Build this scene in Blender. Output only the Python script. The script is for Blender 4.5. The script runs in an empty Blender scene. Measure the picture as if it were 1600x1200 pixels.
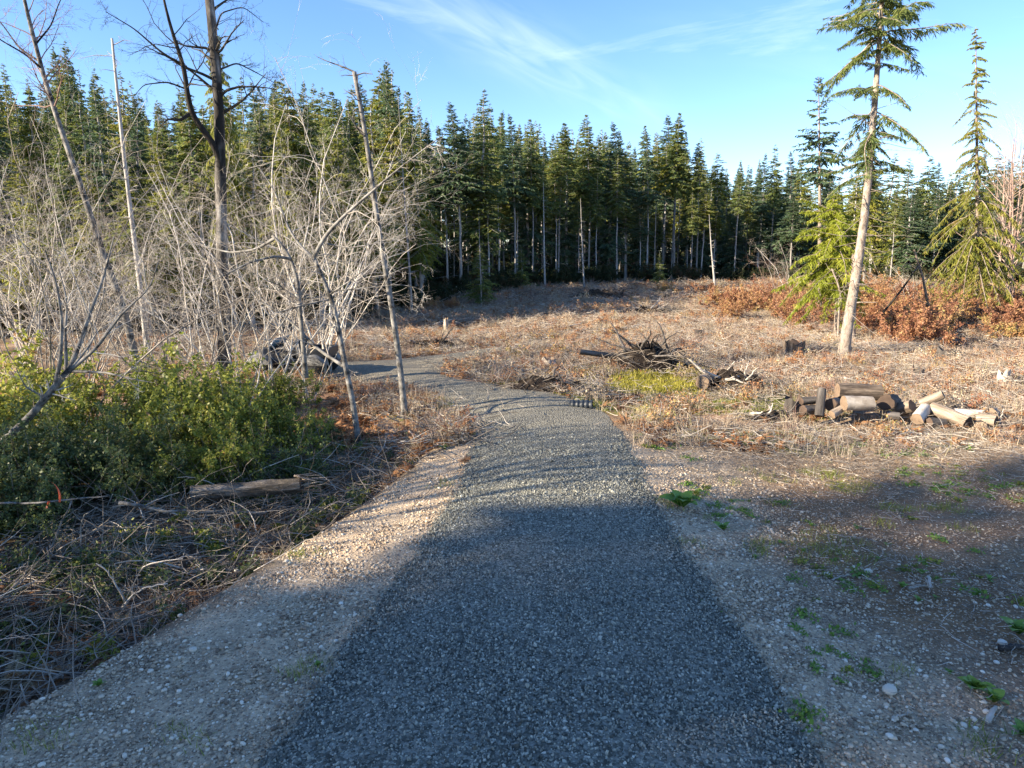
import bpy, math
import numpy as np
from mathutils import Vector, Matrix
from mathutils.geometry import delaunay_2d_cdt

# ------------------------------------------------------------------ camera, sky, sun, exposure
scene = bpy.context.scene
COL = scene.collection
CAMZ = 4.2
FPX = 1100.0
PITCH = math.atan(200.0 / FPX)
cam_d = bpy.data.cameras.new("camera")
cam = bpy.data.objects.new("camera", cam_d)
COL.objects.link(cam)
cam.location = (0, 0, CAMZ)
cam.rotation_euler = (math.pi / 2 - PITCH, 0, 0)
cam_d.sensor_width = 36.0
cam_d.lens = 36.0 * FPX / 1600.0
cam_d.clip_start = 0.1
cam_d.clip_end = 5000
scene.camera = cam

SUN_EL = math.radians(22.0)
SUN_BACK = math.radians(22.0)       # the sun stands to the side, a little behind the viewer
sun_dir = Vector((-math.cos(SUN_EL) * math.cos(SUN_BACK), -math.cos(SUN_EL) * math.sin(SUN_BACK), math.sin(SUN_EL)))

world = bpy.data.worlds.new("World")
scene.world = world
world.use_nodes = True
wn = world.node_tree
wn.nodes.clear()
w_out = wn.nodes.new("ShaderNodeOutputWorld")
w_bg = wn.nodes.new("ShaderNodeBackground")
w_bg.inputs[1].default_value = 0.13
sky = wn.nodes.new("ShaderNodeTexSky")
sky.sky_type = 'NISHITA'
sky.sun_disc = False
sky.sun_elevation = SUN_EL
sky.sun_rotation = math.atan2(sun_dir.x, sun_dir.y)
sky.altitude = 100
sky.air_density = 0.85
sky.dust_density = 0.08
sky.ozone_density = 2.0
# thin cirrus: stretched noise in sky directions
tc = wn.nodes.new("ShaderNodeTexCoord")
mp = wn.nodes.new("ShaderNodeMapping")
mp.inputs['Rotation'].default_value = (0.35, 0.62, 0.0)
mp.inputs['Scale'].default_value = (1.3, 2.0, 9.0)
mp.inputs['Location'].default_value = (0.33, 0.0, 0.62)
nz = wn.nodes.new("ShaderNodeTexNoise")
nz.inputs['Scale'].default_value = 1.5
nz.inputs['Detail'].default_value = 9
nz.inputs['Roughness'].default_value = 0.62
nz.inputs['Distortion'].default_value = 0.5
cr = wn.nodes.new("ShaderNodeValToRGB")
cr.color_ramp.elements[0].position = 0.60
cr.color_ramp.elements[0].color = (0, 0, 0, 1)
cr.color_ramp.elements[1].position = 0.88
cr.color_ramp.elements[1].color = (0.45, 0.45, 0.45, 1)
mixc = wn.nodes.new("ShaderNodeMixRGB")
mixc.inputs[2].default_value = (3.6, 4.0, 4.6, 1)
wn.links.new(tc.outputs['Generated'], mp.inputs['Vector'])
wn.links.new(mp.outputs[0], nz.inputs['Vector'])
wn.links.new(nz.outputs['Fac'], cr.inputs['Fac'])
def sky_ray(px, py):
    cx, cy = (px - 800) / FPX, (600 - py) / FPX
    return Vector((cx, math.cos(PITCH) + cy * math.sin(PITCH), -math.sin(PITCH) + cy * math.cos(PITCH))).normalized()
def wmath(op, a, b=0.0):
    n = wn.nodes.new("ShaderNodeMath"); n.operation = op
    for i, v in enumerate((a, b)):
        if isinstance(v, (int, float)): n.inputs[i].default_value = v
        else: wn.links.new(v, n.inputs[i])
    return n.outputs[0]
def wdot(vec):
    n = wn.nodes.new("ShaderNodeVectorMath"); n.operation = 'DOT_PRODUCT'
    n.inputs[1].default_value = vec
    wn.links.new(tc.outputs['Generated'], n.inputs[0])
    return n.outputs['Value']
# one broad feathery cirrus band among the thin wisps
cloud = cr.outputs['Color']
for p0, p1, wid, ln, amt in [((640, -10), (960, 150), 0.032, 0.16, 0.30), ((1480, 110), (1180, 60), 0.05, 0.22, 0.05)]:
    c0 = (sky_ray(*p0) + sky_ray(*p1)).normalized()
    ax = (sky_ray(*p1) - sky_ray(*p0)).normalized()
    bx_ = c0.cross(ax).normalized()
    a_, b_ = wdot(ax), wdot(bx_)
    cmb = wn.nodes.new("ShaderNodeCombineXYZ")
    wn.links.new(wmath('MULTIPLY', a_, 5.0), cmb.inputs[0]); wn.links.new(wmath('MULTIPLY', b_, 24.0), cmb.inputs[1])
    n2 = wn.nodes.new("ShaderNodeTexNoise"); n2.inputs['Scale'].default_value = 1.6; n2.inputs['Detail'].default_value = 8; n2.inputs['Distortion'].default_value = 0.8
    wn.links.new(cmb.outputs[0], n2.inputs['Vector'])
    ctr = ax.dot(c0)
    e = wmath('ADD', wmath('POWER', wmath('ABSOLUTE', wmath('DIVIDE', wmath('SUBTRACT', a_, ctr), ln)), 2.0), wmath('POWER', wmath('ABSOLUTE', wmath('DIVIDE', b_, wid)), 2.0))
    g_ = wmath('POWER', 2.718, wmath('MULTIPLY', e, -1.0))
    front = wmath('GREATER_THAN', wdot(c0), 0.2)
    f_ = wmath('MULTIPLY', wmath('MULTIPLY', g_, front), wmath('MULTIPLY', wmath('MAXIMUM', wmath('SUBTRACT', n2.outputs['Fac'], 0.30), 0.0), amt * 2.6))
    cloud = wmath('ADD', cloud, f_)
wn.links.new(wmath('MINIMUM', cloud, 0.8), mixc.inputs[0])
hs = wn.nodes.new("ShaderNodeHueSaturation")
hs.inputs['Saturation'].default_value = 1.15
wn.links.new(sky.outputs[0], hs.inputs['Color'])
tint = wn.nodes.new("ShaderNodeMixRGB"); tint.blend_type = 'MULTIPLY'; tint.inputs[0].default_value = 1
tint.inputs[2].default_value = (0.66, 0.645, 0.71, 1)
wn.links.new(hs.outputs[0], tint.inputs[1])
wn.links.new(tint.outputs[0], mixc.inputs[1])
wn.links.new(mixc.outputs[0], w_bg.inputs[0])
wn.links.new(w_bg.outputs[0], w_out.inputs[0])

sun_d = bpy.data.lights.new("sun", 'SUN')
sun_d.energy = 4.7
sun_d.angle = math.radians(0.55)
sun_d.color = (1.0, 0.86, 0.66)
sun = bpy.data.objects.new("sun", sun_d)
COL.objects.link(sun)
sun.rotation_euler = sun_dir.to_track_quat('Z', 'Y').to_euler()
sun.location = (-30, -10, 30)

vs = scene.view_settings
vs.view_transform = 'Standard'
vs.look = 'None'
vs.exposure = 1.85
vs.gamma = 1.0
vs.use_curve_mapping = False
scene.cycles.max_bounces = 5
scene.cycles.diffuse_bounces = 3
scene.cycles.glossy_bounces = 1
scene.cycles.transmission_bounces = 2
scene.cycles.transparent_max_bounces = 4

# ------------------------------------------------------------------ numeric helpers
RNG = np.random.default_rng(7)

def sstep(a, b, x):
    t = np.clip((np.asarray(x, float) - a) / (b - a), 0, 1)
    return t * t * (3 - 2 * t)

def _hash(ix, iy, seed):
    h = (ix * 374761393 + iy * 668265263 + seed * 982451653) & 0xFFFFFFFF
    h = ((h ^ (h >> 13)) * 1274126177) & 0xFFFFFFFF
    return ((h ^ (h >> 16)) & 0xFFFF) / 65535.0

def vnoise(x, y, s, seed=0):
    x = np.asarray(x, float) / s
    y = np.asarray(y, float) / s
    ix = np.floor(x).astype(np.int64)
    iy = np.floor(y).astype(np.int64)
    fx = x - ix
    fy = y - iy
    fx = fx * fx * (3 - 2 * fx)
    fy = fy * fy * (3 - 2 * fy)
    a = _hash(ix, iy, seed); b = _hash(ix + 1, iy, seed)
    c = _hash(ix, iy + 1, seed); d = _hash(ix + 1, iy + 1, seed)
    return a + (b - a) * fx + (c - a) * fy + (a - b - c + d) * fx * fy

def seg_dist(x, y, pts):
    x = np.asarray(x, float); y = np.asarray(y, float)
    best = np.full(np.broadcast(x, y).shape, 1e9)
    for (ax, ay), (bx, by) in zip(pts[:-1], pts[1:]):
        dx, dy = bx - ax, by - ay
        t = np.clip(((x - ax) * dx + (y - ay) * dy) / (dx * dx + dy * dy + 1e-12), 0, 1)
        best = np.minimum(best, np.hypot(x - ax - t * dx, y - ay - t * dy))
    return best

def in_poly(x, y, poly):
    x = np.asarray(x, float); y = np.asarray(y, float)
    ins = np.zeros(x.shape, bool)
    n = len(poly)
    for i in range(n):
        ax, ay = poly[i]; bx, by = poly[(i + 1) % n]
        if ay == by:
            continue
        c = ((ay > y) != (by > y)) & (x < (bx - ax) * (y - ay) / (by - ay) + ax)
        ins ^= c
    return ins

CP, SP = math.cos(PITCH), math.sin(PITCH)

def ray(px, py):
    cx = (px - 800.0) / FPX
    cy = (600.0 - py) / FPX
    return Vector((cx, CP + cy * SP, -SP + cy * CP))

def PX(px, py, Y):
    """the point at distance Y ahead that the photograph shows at this pixel"""
    d = ray(px, py)
    t = Y / d.y
    return Vector((d.x * t, Y, CAMZ + d.z * t))

def GP(px, py, z=0.12):
    d = ray(px, py)
    t = (z - CAMZ) / d.z
    return (d.x * t, d.y * t)

# ------------------------------------------------------------------ terrain
ROAD_R = [(1290, 1200), (1228, 1100), (1165, 1000), (1088, 900), (1028, 800), (1000, 740), (975, 690), (950, 655), (922, 636), (880, 622),
          (830, 612), (770, 606), (718, 600), (692, 592), (690, 582), (705, 572), (740, 562), (800, 550)]
ROAD_L = [(800, 545), (740, 549), (650, 556), (560, 564), (500, 570), (440, 575), (360, 580), (355, 592), (460, 592), (540, 597), (600, 604),
          (645, 613), (690, 628), (722, 645), (738, 665), (740, 690), (733, 720), (715, 760), (697, 800), (632, 900), (545, 1000), (480, 1100), (420, 1200)]
road_poly = [(2.75, -14.0), (2.62, 0.0)] + [GP(*p) for p in ROAD_R] + [GP(*p) for p in ROAD_L] + [(-2.15, 0.0), (-2.3, -14.0)]
centre = [(0.2, -14.0), (0.25, 0.0)] + [GP((a + b) / 2, y) for a, b, y in
          ((420, 1290, 1200), (545, 1165, 1000), (632, 1088, 900), (697, 1028, 800), (733, 988, 715), (740, 950, 655), (720, 870, 628))] + [GP(690, 606), GP(640, 590), GP(560, 580), GP(420, 584)]
centre_b = [GP(690, 606), GP(680, 580), GP(720, 563), GP(800, 548)]
EDGE_L = [(-5.6, 3.0), (-4.7, 5.8)] + [GP(*p) for p in ((130, 1040), (280, 952), (380, 893), (480, 838), (560, 790), (640, 735), (690, 690), (700, 660))] + [(-1.8, 20.0)]
_ey = np.array([p[1] for p in EDGE_L]); _ex = np.array([p[0] for p in EDGE_L])

def edge_left(y):
    return np.interp(y, _ey, _ex)

def H(x, y):
    x = np.asarray(x, float); y = np.asarray(y, float)
    c = np.minimum(seg_dist(x, y, centre), seg_dist(x, y, centre_b) + 0.8)
    z = 0.30 * np.exp(-(c / 2.5) ** 2)
    s = edge_left(y) - x
    fade = 1 - sstep(14.5, 18.5, y)
    z = z - 0.42 * sstep(-0.1, 0.8, s) * (1 - 0.8 * sstep(1.4, 3.6, s)) * fade
    off = sstep(2.5, 6, c)
    z = z + off * (0.22 * (vnoise(x, y, 7.0, 1) - 0.5) + 0.30 * (vnoise(x, y, 2.6, 2) - 0.5) * sstep(13, 22, y) + (0.05 + 0.12 * sstep(14, 22, y)) * (vnoise(x, y, 0.9, 3) - 0.5))
    z = z + 1.5 * sstep(42, 88, y) + 3.0 * sstep(90, 320, y) + 0.35 * sstep(25, 60, np.abs(x))
    return z

def h1(x, y):
    return float(H(np.array([x]), np.array([y]))[0])

def G(px, py):
    z = 0.1
    x = y = 0
    for _ in range(14):
        x, y = GP(px, py, z)
        y = min(y, 160.0)
        z = 0.5 * z + 0.5 * h1(x, y)
    return Vector((x, y, h1(x, y)))

def AT(x, y, dz=0.0):
    return Vector((x, y, h1(x, y) + dz))

# ------------------------------------------------------------------ mesh building
class MB:
    def __init__(self):
        self.v = []; self.q = []; self.t = []; self.a = []; self.n = 0
    def add(self, v, q=None, t=None, a=0.5):
        v = np.asarray(v, float).reshape(-1, 3)
        self.v.append(v)
        self.a.append(np.broadcast_to(np.asarray(a, float), (len(v),)))
        if q is not None and len(q):
            self.q.append(np.asarray(q, np.int64).reshape(-1, 4) + self.n)
        if t is not None and len(t):
            self.t.append(np.asarray(t, np.int64).reshape(-1, 3) + self.n)
        self.n += len(v)
        return self
    def mesh(self, name, mat, origin=None, smooth=False, attrs=None):
        v = np.concatenate(self.v)
        if origin is not None:
            v = v - np.asarray(origin)
        q = np.concatenate(self.q) if self.q else np.zeros((0, 4), np.int64)
        t = np.concatenate(self.t) if self.t else np.zeros((0, 3), np.int64)
        return raw_mesh(name, v, q, t, mat, np.concatenate(self.a), smooth, attrs)

def raw_mesh(name, v, q, t, mat, var=None, smooth=False, attrs=None):
    me = bpy.data.meshes.new(name)
    me.vertices.add(len(v))
    me.vertices.foreach_set("co", np.ascontiguousarray(v, np.float32).ravel())
    nl = len(q) * 4 + len(t) * 3
    me.loops.add(nl)
    me.loops.foreach_set("vertex_index", np.concatenate([q.ravel(), t.ravel()]).astype(np.int32))
    me.polygons.add(len(q) + len(t))
    ls = np.concatenate([np.arange(len(q)) * 4, len(q) * 4 + np.arange(len(t)) * 3]).astype(np.int32)
    me.polygons.foreach_set("loop_start", ls)
    if smooth:
        me.polygons.foreach_set("use_smooth", np.ones(len(q) + len(t), bool))
    if var is not None:
        at = me.attributes.new("var", 'FLOAT', 'POINT')
        at.data.foreach_set("value", np.ascontiguousarray(var, np.float32))
    for k, val in (attrs or {}).items():
        val = np.asarray(val, np.float32)
        if val.ndim == 2:
            at = me.attributes.new(k, 'FLOAT_COLOR', 'POINT')
            at.data.foreach_set("color", np.ascontiguousarray(np.c_[val, np.ones(len(val))], np.float32).ravel())
        else:
            at = me.attributes.new(k, 'FLOAT', 'POINT')
            at.data.foreach_set("value", np.ascontiguousarray(val))
    me.materials.append(mat)
    me.update(calc_edges=True)
    me.validate()
    return me

def norm(a):
    return a / (np.linalg.norm(a, axis=-1, keepdims=True) + 1e-9)

def tubes(mb, P, R, sides=5, a=0.5, cap=False, rough=0.0, rng=RNG):
    """P [N,K,3] paths, R [N,K] radii -> tubes"""
    P = np.asarray(P, float); R = np.asarray(R, float)
    if P.ndim == 2:
        P = P[None]; R = R[None]
    N, K, _ = P.shape
    T = np.zeros_like(P)
    T[:, 1:-1] = P[:, 2:] - P[:, :-2]
    T[:, 0] = P[:, 1] - P[:, 0]
    T[:, -1] = P[:, -1] - P[:, -2]
    T = norm(T)
    main = norm(P[:, -1] - P[:, 0])
    ref = np.where(np.abs(main[:, 2:3]) > 0.8, np.array([[1.0, 0, 0]]), np.array([[0, 0, 1.0]]))
    U = norm(np.cross(T, ref[:, None, :]))
    W = np.cross(T, U)
    th = np.arange(sides) * 2 * math.pi / sides
    rr = np.broadcast_to(R[:, :, None], (N, K, sides))
    if rough:
        rr = rr * (1 + rough * rng.normal(size=(N, K, sides)))
    V = P[:, :, None, :] + rr[..., None] * (U[:, :, None, :] * np.cos(th)[None, None, :, None] + W[:, :, None, :] * np.sin(th)[None, None, :, None])
    idx = np.arange(N * K * sides).reshape(N, K, sides)
    nx = np.roll(idx, -1, axis=2)
    q = np.stack([idx[:, :-1], nx[:, :-1], nx[:, 1:], idx[:, 1:]], -1).reshape(-1, 4)
    av = np.broadcast_to(np.asarray(a, float).reshape(-1, 1, 1) if np.ndim(a) else np.full((1, 1, 1), a), (N, K, sides)).ravel()
    tri = None
    V = V.reshape(-1, 3)
    if cap:
        n0 = len(V)
        cen = np.concatenate([P[:, 0], P[:, -1]])
        V = np.concatenate([V, cen])
        av = np.concatenate([av, np.full(len(cen), 0.5)])
        t0 = np.stack([np.broadcast_to((n0 + np.arange(N))[:, None], (N, sides)), nx[:, 0], idx[:, 0]], -1).reshape(-1, 3)
        t1 = np.stack([np.broadcast_to((n0 + N + np.arange(N))[:, None], (N, sides)), idx[:, -1], nx[:, -1]], -1).reshape(-1, 3)
        tri = np.concatenate([t0, t1])
    mb.add(V, q, tri, av)

def spline(pts, K):
    """smooth resampling of a list of points"""
    pts = np.array([list(p) for p in pts], float)
    d = np.r_[0, np.cumsum(np.linalg.norm(np.diff(pts, axis=0), axis=1))]
    s = np.linspace(0, d[-1], K)
    out = np.stack([np.interp(s, d, pts[:, i]) for i in range(3)], 1)
    for _ in range(2):
        out[1:-1] = 0.25 * out[:-2] + 0.5 * out[1:-1] + 0.25 * out[2:]
    return out

def walk(P0, D0, L, R, K, wig, trop, rng, taper=0.75):
    """random-walk paths from many starting points"""
    N = len(P0)
    P = np.zeros((N, K, 3)); P[:, 0] = P0
    D = norm(D0.copy())
    step = (L / (K - 1))[:, None]
    for k in range(1, K):
        D = norm(D + wig * rng.normal(size=(N, 3)) + np.array([0, 0, trop]))
        P[:, k] = P[:, k - 1] + D * step
    s = np.linspace(0, 1, K)[None]
    Rr = R[:, None] * (1 - taper * s)
    return P, Rr

def sprout(P, R, m, t0, t1, ang, ratio, L, rng, rr=0.6, up=0.0):
    """children of each path"""
    N, K, _ = P.shape
    t = rng.uniform(t0, t1, (N, m)) * (K - 1)
    i = np.minimum(t.astype(int), K - 2)
    f = (t - i)[..., None]
    n = np.arange(N)[:, None]
    A = P[n, i]; B = P[n, i + 1]
    base = A + (B - A) * f
    tan = norm(B - A)
    rb = R[n, i] * (1 - f[..., 0]) + R[n, i + 1] * f[..., 0]
    rv = rng.normal(size=(N, m, 3)); rv[..., 2] += up
    perp = norm(rv - tan * (rv * tan).sum(-1, keepdims=True))
    aa = rng.normal(ang, 0.22, (N, m))[..., None]
    D = tan * np.cos(aa) + perp * np.sin(aa)
    Lc = L[:, None] * ratio * rng.uniform(0.55, 1.2, (N, m)) * (1.15 - 0.5 * t / (K - 1))
    return base.reshape(-1, 3), D.reshape(-1, 3), Lc.ravel(), np.maximum(rb * rr, 0.0027).ravel()

def kites(mb, base, d, side, L, W, a, fold=0.0, bend=0.0):
    """leaf or needle-spray quads: base point, direction, side vector, length, width"""
    L = L[:, None]; W = W[:, None]
    up = np.cross(d, side)
    v0 = base
    mid = base + d * L * 0.45
    v1 = mid + side * W + up * (fold * W)
    v2 = base + d * L - np.array([0, 0, 1.0]) * bend * L
    v3 = mid - side * W + up * (fold * W)
    V = np.stack([v0, v1, v2, v3], 1).reshape(-1, 3)
    q = np.arange(len(V)).reshape(-1, 4)
    mb.add(V, q, None, np.repeat(a, 4))

# ------------------------------------------------------------------ materials
def nodes_of(name):
    m = bpy.data.materials.new(name)
    m.use_nodes = True
    nt = m.node_tree
    b = nt.nodes['Principled BSDF']
    b.inputs['Specular IOR Level'].default_value = 0.25
    return m, nt, b

def ramp(nt, cols, fac):
    r = nt.nodes.new("ShaderNodeValToRGB")
    el = r.color_ramp.elements
    n = len(cols)
    while len(el) < n:
        el.new(0.5)
    for i, c in enumerate(cols):
        if len(c) == 4:
            el[i].position = c[3]
        else:
            el[i].position = i / max(1, n - 1)
        el[i].color = (c[0], c[1], c[2], 1)
    nt.links.new(fac, r.inputs['Fac'])
    return r.outputs['Color']

def noise(nt, scale, detail=4, vec=None, rough=0.6):
    n = nt.nodes.new("ShaderNodeTexNoise")
    n.inputs['Scale'].default_value = scale
    n.inputs['Detail'].default_value = detail
    n.inputs['Roughness'].default_value = rough
    if vec is not None:
        nt.links.new(vec, n.inputs['Vector'])
    return n

def mathn(nt, op, a, b):
    n = nt.nodes.new("ShaderNodeMath")
    n.operation = op
    for i, x in enumerate((a, b)):
        if isinstance(x, (int, float)):
            n.inputs[i].default_value = x
        else:
            nt.links.new(x, n.inputs[i])
    return n.outputs[0]

def obj_coord(nt, scale=(1, 1, 1)):
    t = nt.nodes.new("ShaderNodeTexCoord")
    m = nt.nodes.new("ShaderNodeMapping")
    m.inputs['Scale'].default_value = scale
    nt.links.new(t.outputs['Object'], m.inputs['Vector'])
    return m.outputs[0]

def bump(nt, b, height, strength=0.5, dist=0.02):
    n = nt.nodes.new("ShaderNodeBump")
    n.inputs['Strength'].default_value = strength
    n.inputs['Distance'].default_value = dist
    nt.links.new(height, n.inputs['Height'])
    nt.links.new(n.outputs[0], b.inputs['Normal'])

def mat_leaf(name, cols, rough=0.55, transl=0.35, rnd=0.25, spec=0.3):
    m, nt, b = nodes_of(name)
    at = nt.nodes.new("ShaderNodeAttribute"); at.attribute_name = "var"
    oi = nt.nodes.new("ShaderNodeObjectInfo")
    f = mathn(nt, 'ADD', at.outputs['Fac'], mathn(nt, 'MULTIPLY', mathn(nt, 'SUBTRACT', oi.outputs['Random'], 0.5), rnd * 2))
    c = ramp(nt, cols, f)
    nt.links.new(c, b.inputs['Base Color'])
    b.inputs['Roughness'].default_value = rough
    b.inputs['Specular IOR Level'].default_value = spec
    if transl:
        tr = nt.nodes.new("ShaderNodeBsdfTranslucent")
        nt.links.new(c, tr.inputs['Color'])
        mx = nt.nodes.new("ShaderNodeMixShader")
        mx.inputs[0].default_value = transl
        nt.links.new(b.outputs[0], mx.inputs[1])
        nt.links.new(tr.outputs[0], mx.inputs[2])
        nt.links.new(mx.outputs[0], nt.nodes['Material Output'].inputs['Surface'])
    return m

def mat_bark(name, cols, scale=6.0, stretch=(1, 1, 0.25), rough=0.85, bs=0.6, bd=0.02, rnd=0.15):
    m, nt, b = nodes_of(name)
    vec = obj_coord(nt, stretch)
    n = noise(nt, scale, 6, vec, 0.65)
    oi = nt.nodes.new("ShaderNodeObjectInfo")
    f = mathn(nt, 'ADD', n.outputs['Fac'], mathn(nt, 'MULTIPLY', mathn(nt, 'SUBTRACT', oi.outputs['Random'], 0.5), rnd * 2))
    nt.links.new(ramp(nt, cols, f), b.inputs['Base Color'])
    b.inputs['Roughness'].default_value = rough
    n2 = noise(nt, scale * 4, 4, vec, 0.6)
    bump(nt, b, n2.outputs['Fac'], bs, bd)
    return m

M = {}
M['fir'] = mat_leaf('fir_needles', [(0.085, 0.125, 0.045, 0.0), (0.17, 0.22, 0.065, 0.45), (0.29, 0.30, 0.075, 0.8), (0.30, 0.24, 0.09, 1.0)], 0.6, 0.48, 0.12)
M['fir_blue'] = mat_leaf('fir_needles_dark', [(0.055, 0.10, 0.065, 0.0), (0.11, 0.17, 0.09, 0.5), (0.19, 0.24, 0.095, 1.0)], 0.6, 0.45, 0.12)
M['hemlock'] = mat_leaf('hemlock_needles', [(0.10, 0.13, 0.024, 0.0), (0.23, 0.245, 0.04, 0.5), (0.34, 0.32, 0.06, 0.85), (0.28, 0.20, 0.07, 1.0)], 0.6, 0.42, 0.12)
M['cedar'] = mat_leaf('cedar_sprays', [(0.16, 0.20, 0.02, 0.0), (0.31, 0.35, 0.04, 0.5), (0.44, 0.43, 0.06, 1.0)], 0.55, 0.42, 0.1)
M['bush'] = mat_leaf('evergreen_leaves', [(0.10, 0.13, 0.026, 0.0), (0.23, 0.27, 0.045, 0.4), (0.40, 0.40, 0.07, 0.72), (0.46, 0.38, 0.10, 0.9), (0.36, 0.20, 0.10, 1.0)], 0.5, 0.48, 0.12, 0.5)
M['bush_dark'] = mat_leaf('dark_evergreen_leaves', [(0.06, 0.085, 0.032, 0.0), (0.115, 0.155, 0.05, 0.5), (0.20, 0.22, 0.065, 0.85), (0.23, 0.17, 0.08, 1.0)], 0.5, 0.4, 0.12, 0.5)
M['rust'] = mat_leaf('autumn_leaves', [(0.26, 0.115, 0.07, 0.0), (0.42, 0.225, 0.115, 0.4), (0.47, 0.30, 0.13, 0.75), (0.38, 0.35, 0.12, 1.0)], 0.6, 0.35, 0.35)
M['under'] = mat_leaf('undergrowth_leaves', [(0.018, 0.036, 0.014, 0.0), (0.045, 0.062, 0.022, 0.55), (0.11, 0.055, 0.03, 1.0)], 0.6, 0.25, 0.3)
M['rosette'] = mat_leaf('rosette_leaves', [(0.09, 0.18, 0.03, 0.0), (0.17, 0.29, 0.045, 0.6), (0.27, 0.36, 0.07, 1.0)], 0.5, 0.25, 0.1, 0.4)
M['straw'] = mat_leaf('dry_grass_blades', [(0.24, 0.16, 0.10, 0.0), (0.43, 0.335, 0.235, 0.4), (0.58, 0.485, 0.36, 0.8), (0.42, 0.39, 0.17, 1.0)], 0.7, 0.25, 0.25)
M['bracken'] = mat_leaf('dead_bracken', [(0.22, 0.09, 0.04, 0.0), (0.40, 0.195, 0.085, 0.5), (0.52, 0.34, 0.18, 1.0)], 0.75, 0.3, 0.2)
M['fern_pale'] = mat_leaf('pale_dead_fern', [(0.28, 0.20, 0.11, 0.0), (0.45, 0.36, 0.22, 1.0)], 0.75, 0.3, 0.1)
M['green_grass'] = mat_leaf('green_grass_blades', [(0.10, 0.15, 0.025, 0.0), (0.23, 0.27, 0.045, 0.5), (0.40, 0.36, 0.10, 1.0)], 0.6, 0.3, 0.25)
M['moss'] = mat_leaf('moss_tufts', [(0.17, 0.155, 0.03, 0.0), (0.31, 0.285, 0.04, 0.5), (0.42, 0.36, 0.08, 1.0)], 0.8, 0.2, 0.2)
M['fir_bark'] = mat_bark('fir_bark', [(0.15, 0.14, 0.125, 0.25), (0.32, 0.30, 0.275, 0.5), (0.48, 0.455, 0.42, 0.75)], 5.0)
M['pale_bark'] = mat_bark('pale_conifer_bark', [(0.09, 0.07, 0.055, 0.32), (0.26, 0.21, 0.17, 0.48), (0.42, 0.36, 0.30, 0.68)], 8.0, (1, 1, 0.45), bs=1.0, bd=0.04, rnd=0.04)
M['alder_bark'] = mat_bark('alder_bark', [(0.035, 0.032, 0.028, 0.38), (0.17, 0.16, 0.145, 0.50), (0.32, 0.305, 0.28, 0.68)], 5.0, (1, 1, 0.9), rnd=0.02)
M['dark_bark'] = mat_bark('dark_mossy_bark', [(0.018, 0.015, 0.012, 0.3), (0.045, 0.038, 0.028, 0.55), (0.09, 0.08, 0.055, 0.75)], 4.0)
M['dark_pale_bark'] = mat_bark('blotched_bark', [(0.02, 0.017, 0.014, 0.40), (0.10, 0.09, 0.08, 0.50), (0.40, 0.38, 0.35, 0.62)], 1.6, (1, 1, 0.35))
M['twig'] = mat_bark('grey_twig_bark', [(0.14, 0.115, 0.095, 0.34), (0.38, 0.335, 0.28, 0.5), (0.66, 0.61, 0.53, 0.68)], 1.2, (1, 1, 1), 0.8, 0.2)
M['twig_red'] = mat_bark('reddish_twig_bark', [(0.16, 0.09, 0.07, 0.25), (0.30, 0.20, 0.16, 0.5), (0.42, 0.32, 0.26, 0.75)], 3.0, (1, 1, 1), 0.8, 0.2)
M['brush'] = mat_bark('dead_brush', [(0.08, 0.062, 0.048, 0.25), (0.20, 0.165, 0.13, 0.5), (0.40, 0.35, 0.29, 0.78)], 2.0, (1, 1, 1), 0.85, 0.2)
M['bleached'] = mat_bark('bleached_wood', [(0.24, 0.20, 0.16, 0.25), (0.42, 0.37, 0.31, 0.5), (0.58, 0.53, 0.46, 0.75)], 4.0, (1, 1, 1), 0.8, 0.4)
M['log_bark'] = mat_bark('weathered_log', [(0.06, 0.045, 0.035, 0.3), (0.20, 0.155, 0.115, 0.48), (0.40, 0.33, 0.26, 0.72)], 9.0, (1, 1, 0.14), 0.85, 0.8, 0.03)
M['log_dark'] = mat_bark('dark_log_bark', [(0.03, 0.026, 0.024, 0.25), (0.09, 0.08, 0.072, 0.5), (0.20, 0.18, 0.165, 0.75)], 9.0, (1, 1, 0.14), 0.9, 0.9, 0.03)
M['log_mossy'] = mat_bark('mossy_log', [(0.03, 0.028, 0.022, 0.25), (0.12, 0.10, 0.08, 0.45), (0.27, 0.24, 0.21, 0.62), (0.10, 0.12, 0.03, 0.75)], 6.0, (1, 1, 0.3), 0.9, 1.0, 0.04)
M['soil_dark'] = mat_bark('dark_soil', [(0.018, 0.013, 0.010, 0.3), (0.055, 0.040, 0.028, 0.6), (0.12, 0.09, 0.06, 0.8)], 8.0, (1, 1, 1), 0.95, 1.0, 0.05)

def mat_cut(name, c0, c1, c2):
    m, nt, b = nodes_of(name)
    vec = obj_coord(nt, (1, 1, 1))
    w = nt.nodes.new("ShaderNodeTexWave")
    w.wave_type = 'RINGS'; w.rings_direction = 'Z'
    w.inputs['Scale'].default_value = 14
    w.inputs['Distortion'].default_value = 2.5
    w.inputs['Detail'].default_value = 3
    nt.links.new(vec, w.inputs['Vector'])
    n = noise(nt, 5, 4, vec)
    f = mathn(nt, 'ADD', mathn(nt, 'MULTIPLY', w.outputs['Fac'], 0.35), mathn(nt, 'MULTIPLY', n.outputs['Fac'], 0.75))
    nt.links.new(ramp(nt, [c0 + (0.2,), c1 + (0.55,), c2 + (0.9,)], f), b.inputs['Base Color'])
    b.inputs['Roughness'].default_value = 0.85
    bump(nt, b, w.outputs['Fac'], 0.3, 0.01)
    return m
M['cut'] = mat_cut('sawn_wood', (0.08, 0.052, 0.034), (0.20, 0.14, 0.095), (0.33, 0.25, 0.175))
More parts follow.
